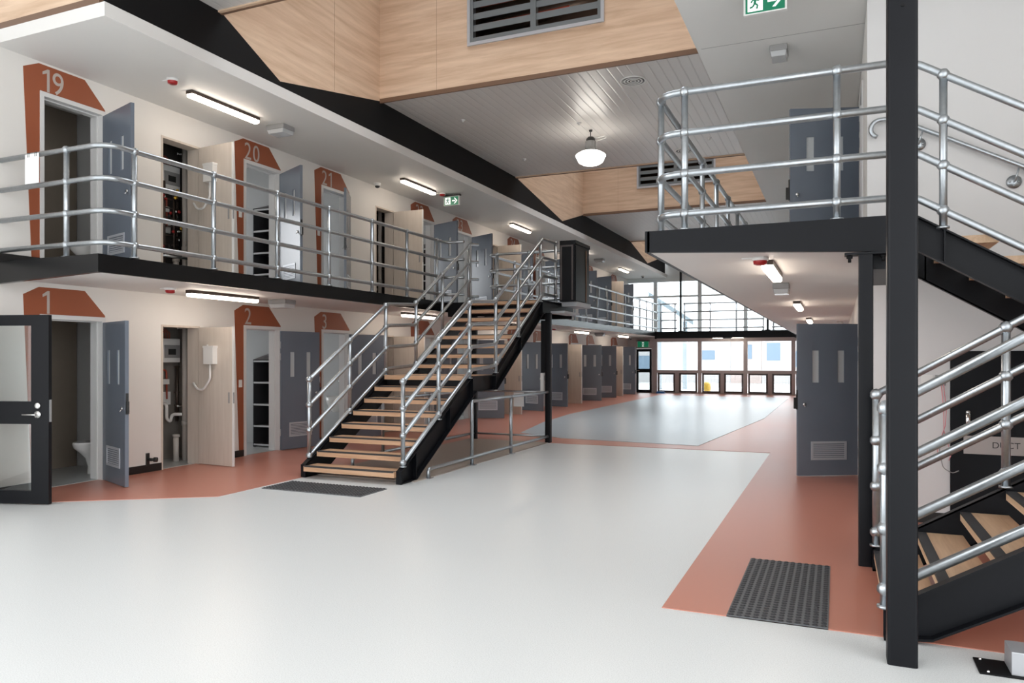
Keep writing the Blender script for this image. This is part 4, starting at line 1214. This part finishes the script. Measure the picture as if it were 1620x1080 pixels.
def shelves(x0, x1, y0, y1, z, label):
    o = thing('shelf_unit', label, 'shelf unit', ((x0 + x1) / 2, (y0 + y1) / 2, z), group='dark cell shelf units')
    H = 1.56
    mb = MB(); mb.box(x0, y0, z + .005, x0 + .02, y1, z + H); mb.box(x1 - .02, y0, z + .005, x1, y1, z + H); build('side_panel', mb, 'shelf', o)
    mb = MB(); mb.box(x0, y1 - .02, z + .005, x1, y1, z + H); build('back_panel', mb, 'shelf', o)
    for q in range(5):
        zz = z + [.06, .39, .77, 1.16, 1.54][q]
        mb = MB(); mb.box(x0 + .02, y0 + .008, zz - .02, x1 - .02, y1 - .02, zz); mb.box(x0, y0, zz - .025, x1, y0 + .008, zz + .005, 1); build('shelf', mb, ['shelf', 'shelfedge'], o)
    mb = MB(); mb.prism([(x0, H), (x1, H), (x1, H + .2), (x0 + .2, H + .17)], lambda a, b_, dd: (a, dd, z + b_), y1 - .1, y1 - .01); mb.hexa([(x0, y0, z + H), (x1, y0, z + H), (x1, y1 - .05, z + H), (x0, y1 - .05, z + H), (x0 + .15, y1 - .06, z + H + .16), (x1, y1 - .06, z + H + .19), (x1, y1 - .05, z + H + .19), (x0 + .15, y1 - .05, z + H + .16)]); build('sloping_top', mb, 'shelftop', o, label='grey sloping top')
shelves(-9.56, -9.04, 10.47, 10.96, 0, 'dark open shelf unit inside cell 2')
shelves(-9.56, -9.04, 10.47, 10.96, Z2, 'dark open shelf unit inside the cell numbered 20')
shelves(-9.56, -9.04, 15.85, 16.34, Z2, 'dark open shelf unit inside the cell numbered 22')
# cell 21 inner frame rails on the grey wall
# services in the cupboards
def services(y, z, label_y, k):
    y += .25
    o = thing('switchboard', 'small distribution board with breakers inside the cupboard %s' % label_y, 'switchboard', (-9.5, y + .42, z + 1.6), group='cupboard switchboards')
    mb = MB(); y += .14; mb.box(-9.64, y + .27, z + 1.52, -9.50, y + .60, z + 1.89); build('case', mb, 'plastic', o, smooth_bevel=.01)
    mb = MB(); mb.box(-9.50, y + .29, z + 1.59, -9.49, y + .58, z + 1.79); mb.box(-9.49, y + .36, z + 1.64, -9.485, y + .50, z + 1.73, 1); build('breaker_window', mb, ['greybox', 'dark'], o)
    mb = MB()
    for q in range(4): mb.tube(fillet([(-9.56, y + .31 + q * .045, z + 1.89), (-9.56, y + .31 + q * .045, z + 1.98), (-9.6, y + .25 + q * .045, z + 2.05)], .03), .008, 6)
    build('wiring', mb, 'copper', o)
    y -= .14
    o = thing('waste_pipe', 'grey plastic waste stack with trap inside the cupboard %s' % label_y, 'pipe', (-9.3, y + .6, z), group='cupboard waste pipes')
    mb = MB(); mb.tube([(-9.25, y + .60, z + .01), (-9.25, y + .60, z + 2.3)], .045, 14); mb.tube([(-9.25, y + .60, z + .55), (-9.25, y + .60, z + .62)], .053, 14); build('stack', mb, 'pipe', o)
    mb = MB(); mb.tube([(-9.3, y + .47, z + .01), (-9.3, y + .47, z + .40)], .042, 14); mb.tube([(-9.3, y + .47, z + .38), (-9.3, y + .47, z + .42)], .055, 14); build('stub', mb, 'pipe', o)
    if k == 0:
        mb = MB(); mb.tube(fillet([(-9.62, y + .43, z + .90), (-9.45, y + .43, z + .88), (-9.45, y + .43, z + .66), (-9.45, y + .50, z + .60), (-9.45, y + .53, z + .72), (-9.25, y + .60, z + .72)], .06), .024, 10); build('trap', mb, 'plastic', o, label='white bottle trap')
    for zz in (.85, 2.05):
        mb = MB(); mb.tube([(-9.33, y + .54, z + zz), (-9.2, y + .66, z + zz)], .014, 8); mb.ball((-9.33, y + .53, z + zz), .02, 8); build('clamp', mb, 'chrome', o)
    o = thing('supply_pipe', 'dark supply pipe and red conduit inside the cupboard %s' % label_y, 'pipe', (-9.6, y + .5, z + .7), group='cupboard supply pipes')
    mb = MB(); mb.tube([(-9.55, y + .72, z + .6), (-9.55, y + .72, z + 1.47)], .025, 10)
    for zz in (.85, 1.05, 1.45): mb.tube([(-9.55, y + .67, z + zz), (-9.55, y + .77, z + zz)], .010, 6)
    build('riser', mb, 'bronze', o)
    mb = MB(); mb.tube(fillet([(-9.6, y + .3, z + 1.42), (-9.6, y + .56, z + 1.40), (-9.6, y + .57, z + .95)], .05), .014, 8); build('conduit', mb, 'copper', o, label='red conduit')
    mb = MB(); mb.box(-9.64, y + .47, z + 1.18, -9.58, y + .60, z + 1.26); mb.box(-9.65, y + .48, z + .86, -9.62, y + .66, z + 1.06); build('outlet_plate', mb, 'plastic', o)
services(7.81, 0, 'between cells 1 and 2', 0)
services(7.81, Z2, 'between numbers 19 and 20', 1)
services(13.2, Z2, 'between numbers 21 and 22', 1)
# valve manifold upstairs
o = thing('valve_manifold', 'cluster of red and yellow valves in the cupboard between numbers 19 and 20', 'valves', (-9.35, 8.4, Z2 + .7))
rnd = random.Random(3)
mb = MB(); mb.tube([(-9.4, 8.40, Z2 + .3), (-9.4, 8.40, Z2 + 1.6)], .02, 8); mb.tube([(-9.4, 8.58, Z2 + .3), (-9.4, 8.58, Z2 + 1.5)], .016, 8)
for q in range(7): mb.tube([(-9.4, 8.34, Z2 + .5 + q * .14), (-9.4, 8.68, Z2 + .5 + q * .14)], .011, 6)
build('pipework', mb, 'bronze', o)
for q in range(24):
    c = (-9.34 - rnd.random() * .05, 8.32 + rnd.random() * .36, Z2 + .45 + rnd.random() * 1.05)
    mb = MB(); mb.lathe([(.001, 0), (.022, 0), (.026, .02), (.001, .026)], c, 8, 0, 'x'); build('valve', mb, ['red', 'yellow', 'chrome', 'dark'][q % 4], o)
for y, lab in ((8.08, 'grey conduit frame in the upstairs cupboard between numbers 19 and 20'),):
    o = thing('conduit_frame', lab, 'conduit', (-9.1, y + .3, Z2))
    mb = MB(); mb.tube(fillet([(-9.12, y + .02, Z2 + .01), (-9.12, y + .02, Z2 + .95), (-9.12, y + .52, Z2 + .95), (-9.12, y + .52, Z2 + .01)], .04), .02, 8); mb.tube([(-9.12, y + .02, Z2 + .42), (-9.12, y + .52, Z2 + .42)], .02, 8); build('pipe', mb, 'galv', o)

# ------------------------------------------------------------------ outside, beyond the end wall
mb = MB(); mb.box(-60, 33.9, -.25, 50, 120, -.05)
struct('ground', mb, 'ext_ground', 'pale paved yard outside the end windows', 'ground')
def facade(name, x0, x1, y, h, mat, wins, label):
    o = thing(name, label, 'building', ((x0 + x1) / 2, y, 0))
    mb = MB(); mb.box(x0, y, -.05, x1, y + 6, h); build('wall', mb, mat, o)
    for a, b_, za, zb_ in wins:
        mb = MB(); mb.box(a, y - .04, za, b_, y + .02, zb_); build('window', mb, 'ext_glass', o)
    mb = MB(); mb.box(x0 + .002, y - .3, h, x1 - .002, y + 6.2, h + .15); build('roof', mb, 'ext_wall', o)
facade('building', -30, -6.32, 50, 3.1, 'ext_wall', [(-13, -11, .8, 1.7), (-8.2, -7.3, 1.45, 2.05)], 'pale building in the yard with a low blue window')
facade('building', -6.3, -4.42, 50, 3.0, 'ext_pink', [(-5.4, -5.0, 1.5, 2.4)], 'pinkish building end in the yard')
facade('building', -4.4, 14, 50, 3.2, 'ext_wall', [(-4.1, -3.3, 1.4, 2.5), (-2.4, -2.0, 1.0, 2.0)], 'pale grey building in the yard beside the gallery side')
o = thing('yard_canopy', 'pale blue slanted steel frame standing outside the tall windows', 'canopy', (-8.0, 37, 0))
mb = MB(); mb.box(-8.2, 36.9, 0, -7.95, 37.1, 4.4); build('post', mb, 'ext_steel', o)
mb = MB(); mb.box(-7.1, 37.9, 0, -6.9, 38.1, 3.4); build('post', mb, 'ext_steel', o)
mb = MB(); mb.hexa([(-8.6, 36.9, 4.6), (-6.6, 37.9, 3.2), (-6.6, 38.1, 3.2), (-8.6, 37.1, 4.6), (-8.6, 36.9, 4.85), (-6.6, 37.9, 3.45), (-6.6, 38.1, 3.45), (-8.6, 37.1, 4.85)]); build('beam', mb, 'ext_steel', o)
mb = MB(); mb.lathe([(.001, -.05), (.17, -.05), (.22, .2), (.20, .38), (.10, .46), (.001, .47)], (-5.55, 35.3, 0), 18)
tag(build('yellow_bucket', mb, 'yellow', None, (-5.55, 35.3, 0)), 'yellow bucket on the paving outside the third low window', 'bucket')

# ------------------------------------------------------------------ light
w = bpy.data.worlds.new('sky'); sc.world = w
w.use_nodes = True
nt = w.node_tree
bg = nt.nodes['Background']
bg.inputs['Color'].default_value = (.95, .975, 1.0, 1)
# overcast sky, brighter towards the end of the hall (+Y) to even out light along the hall
tc = nt.nodes.new('ShaderNodeTexCoord')
dt = nt.nodes.new('ShaderNodeVectorMath'); dt.operation = 'DOT_PRODUCT'
dt.inputs[1].default_value = (0, .94, .34)
nt.links.new(tc.outputs['Generated'], dt.inputs[0])
mr = nt.nodes.new('ShaderNodeMapRange')
mr.inputs['From Min'].default_value = -1; mr.inputs['From Max'].default_value = 1
mr.inputs['To Min'].default_value = .40; mr.inputs['To Max'].default_value = 2.7
nt.links.new(dt.outputs['Value'], mr.inputs['Value'])
nt.links.new(mr.outputs['Result'], bg.inputs['Strength'])

sc.view_settings.view_transform = 'Standard'
sc.view_settings.look = 'None'
sc.view_settings.gamma = 1
sc.view_settings.use_curve_mapping = False
sc.view_settings.exposure = 2.05
sc.cycles.use_denoising = True
sc.cycles.max_bounces = 10
sc.cycles.diffuse_bounces = 6
sc.cycles.transparent_max_bounces = 16
sc.cycles.sample_clamp_indirect = 2.5
sc.cycles.caustics_reflective = False
sc.cycles.caustics_refractive = False
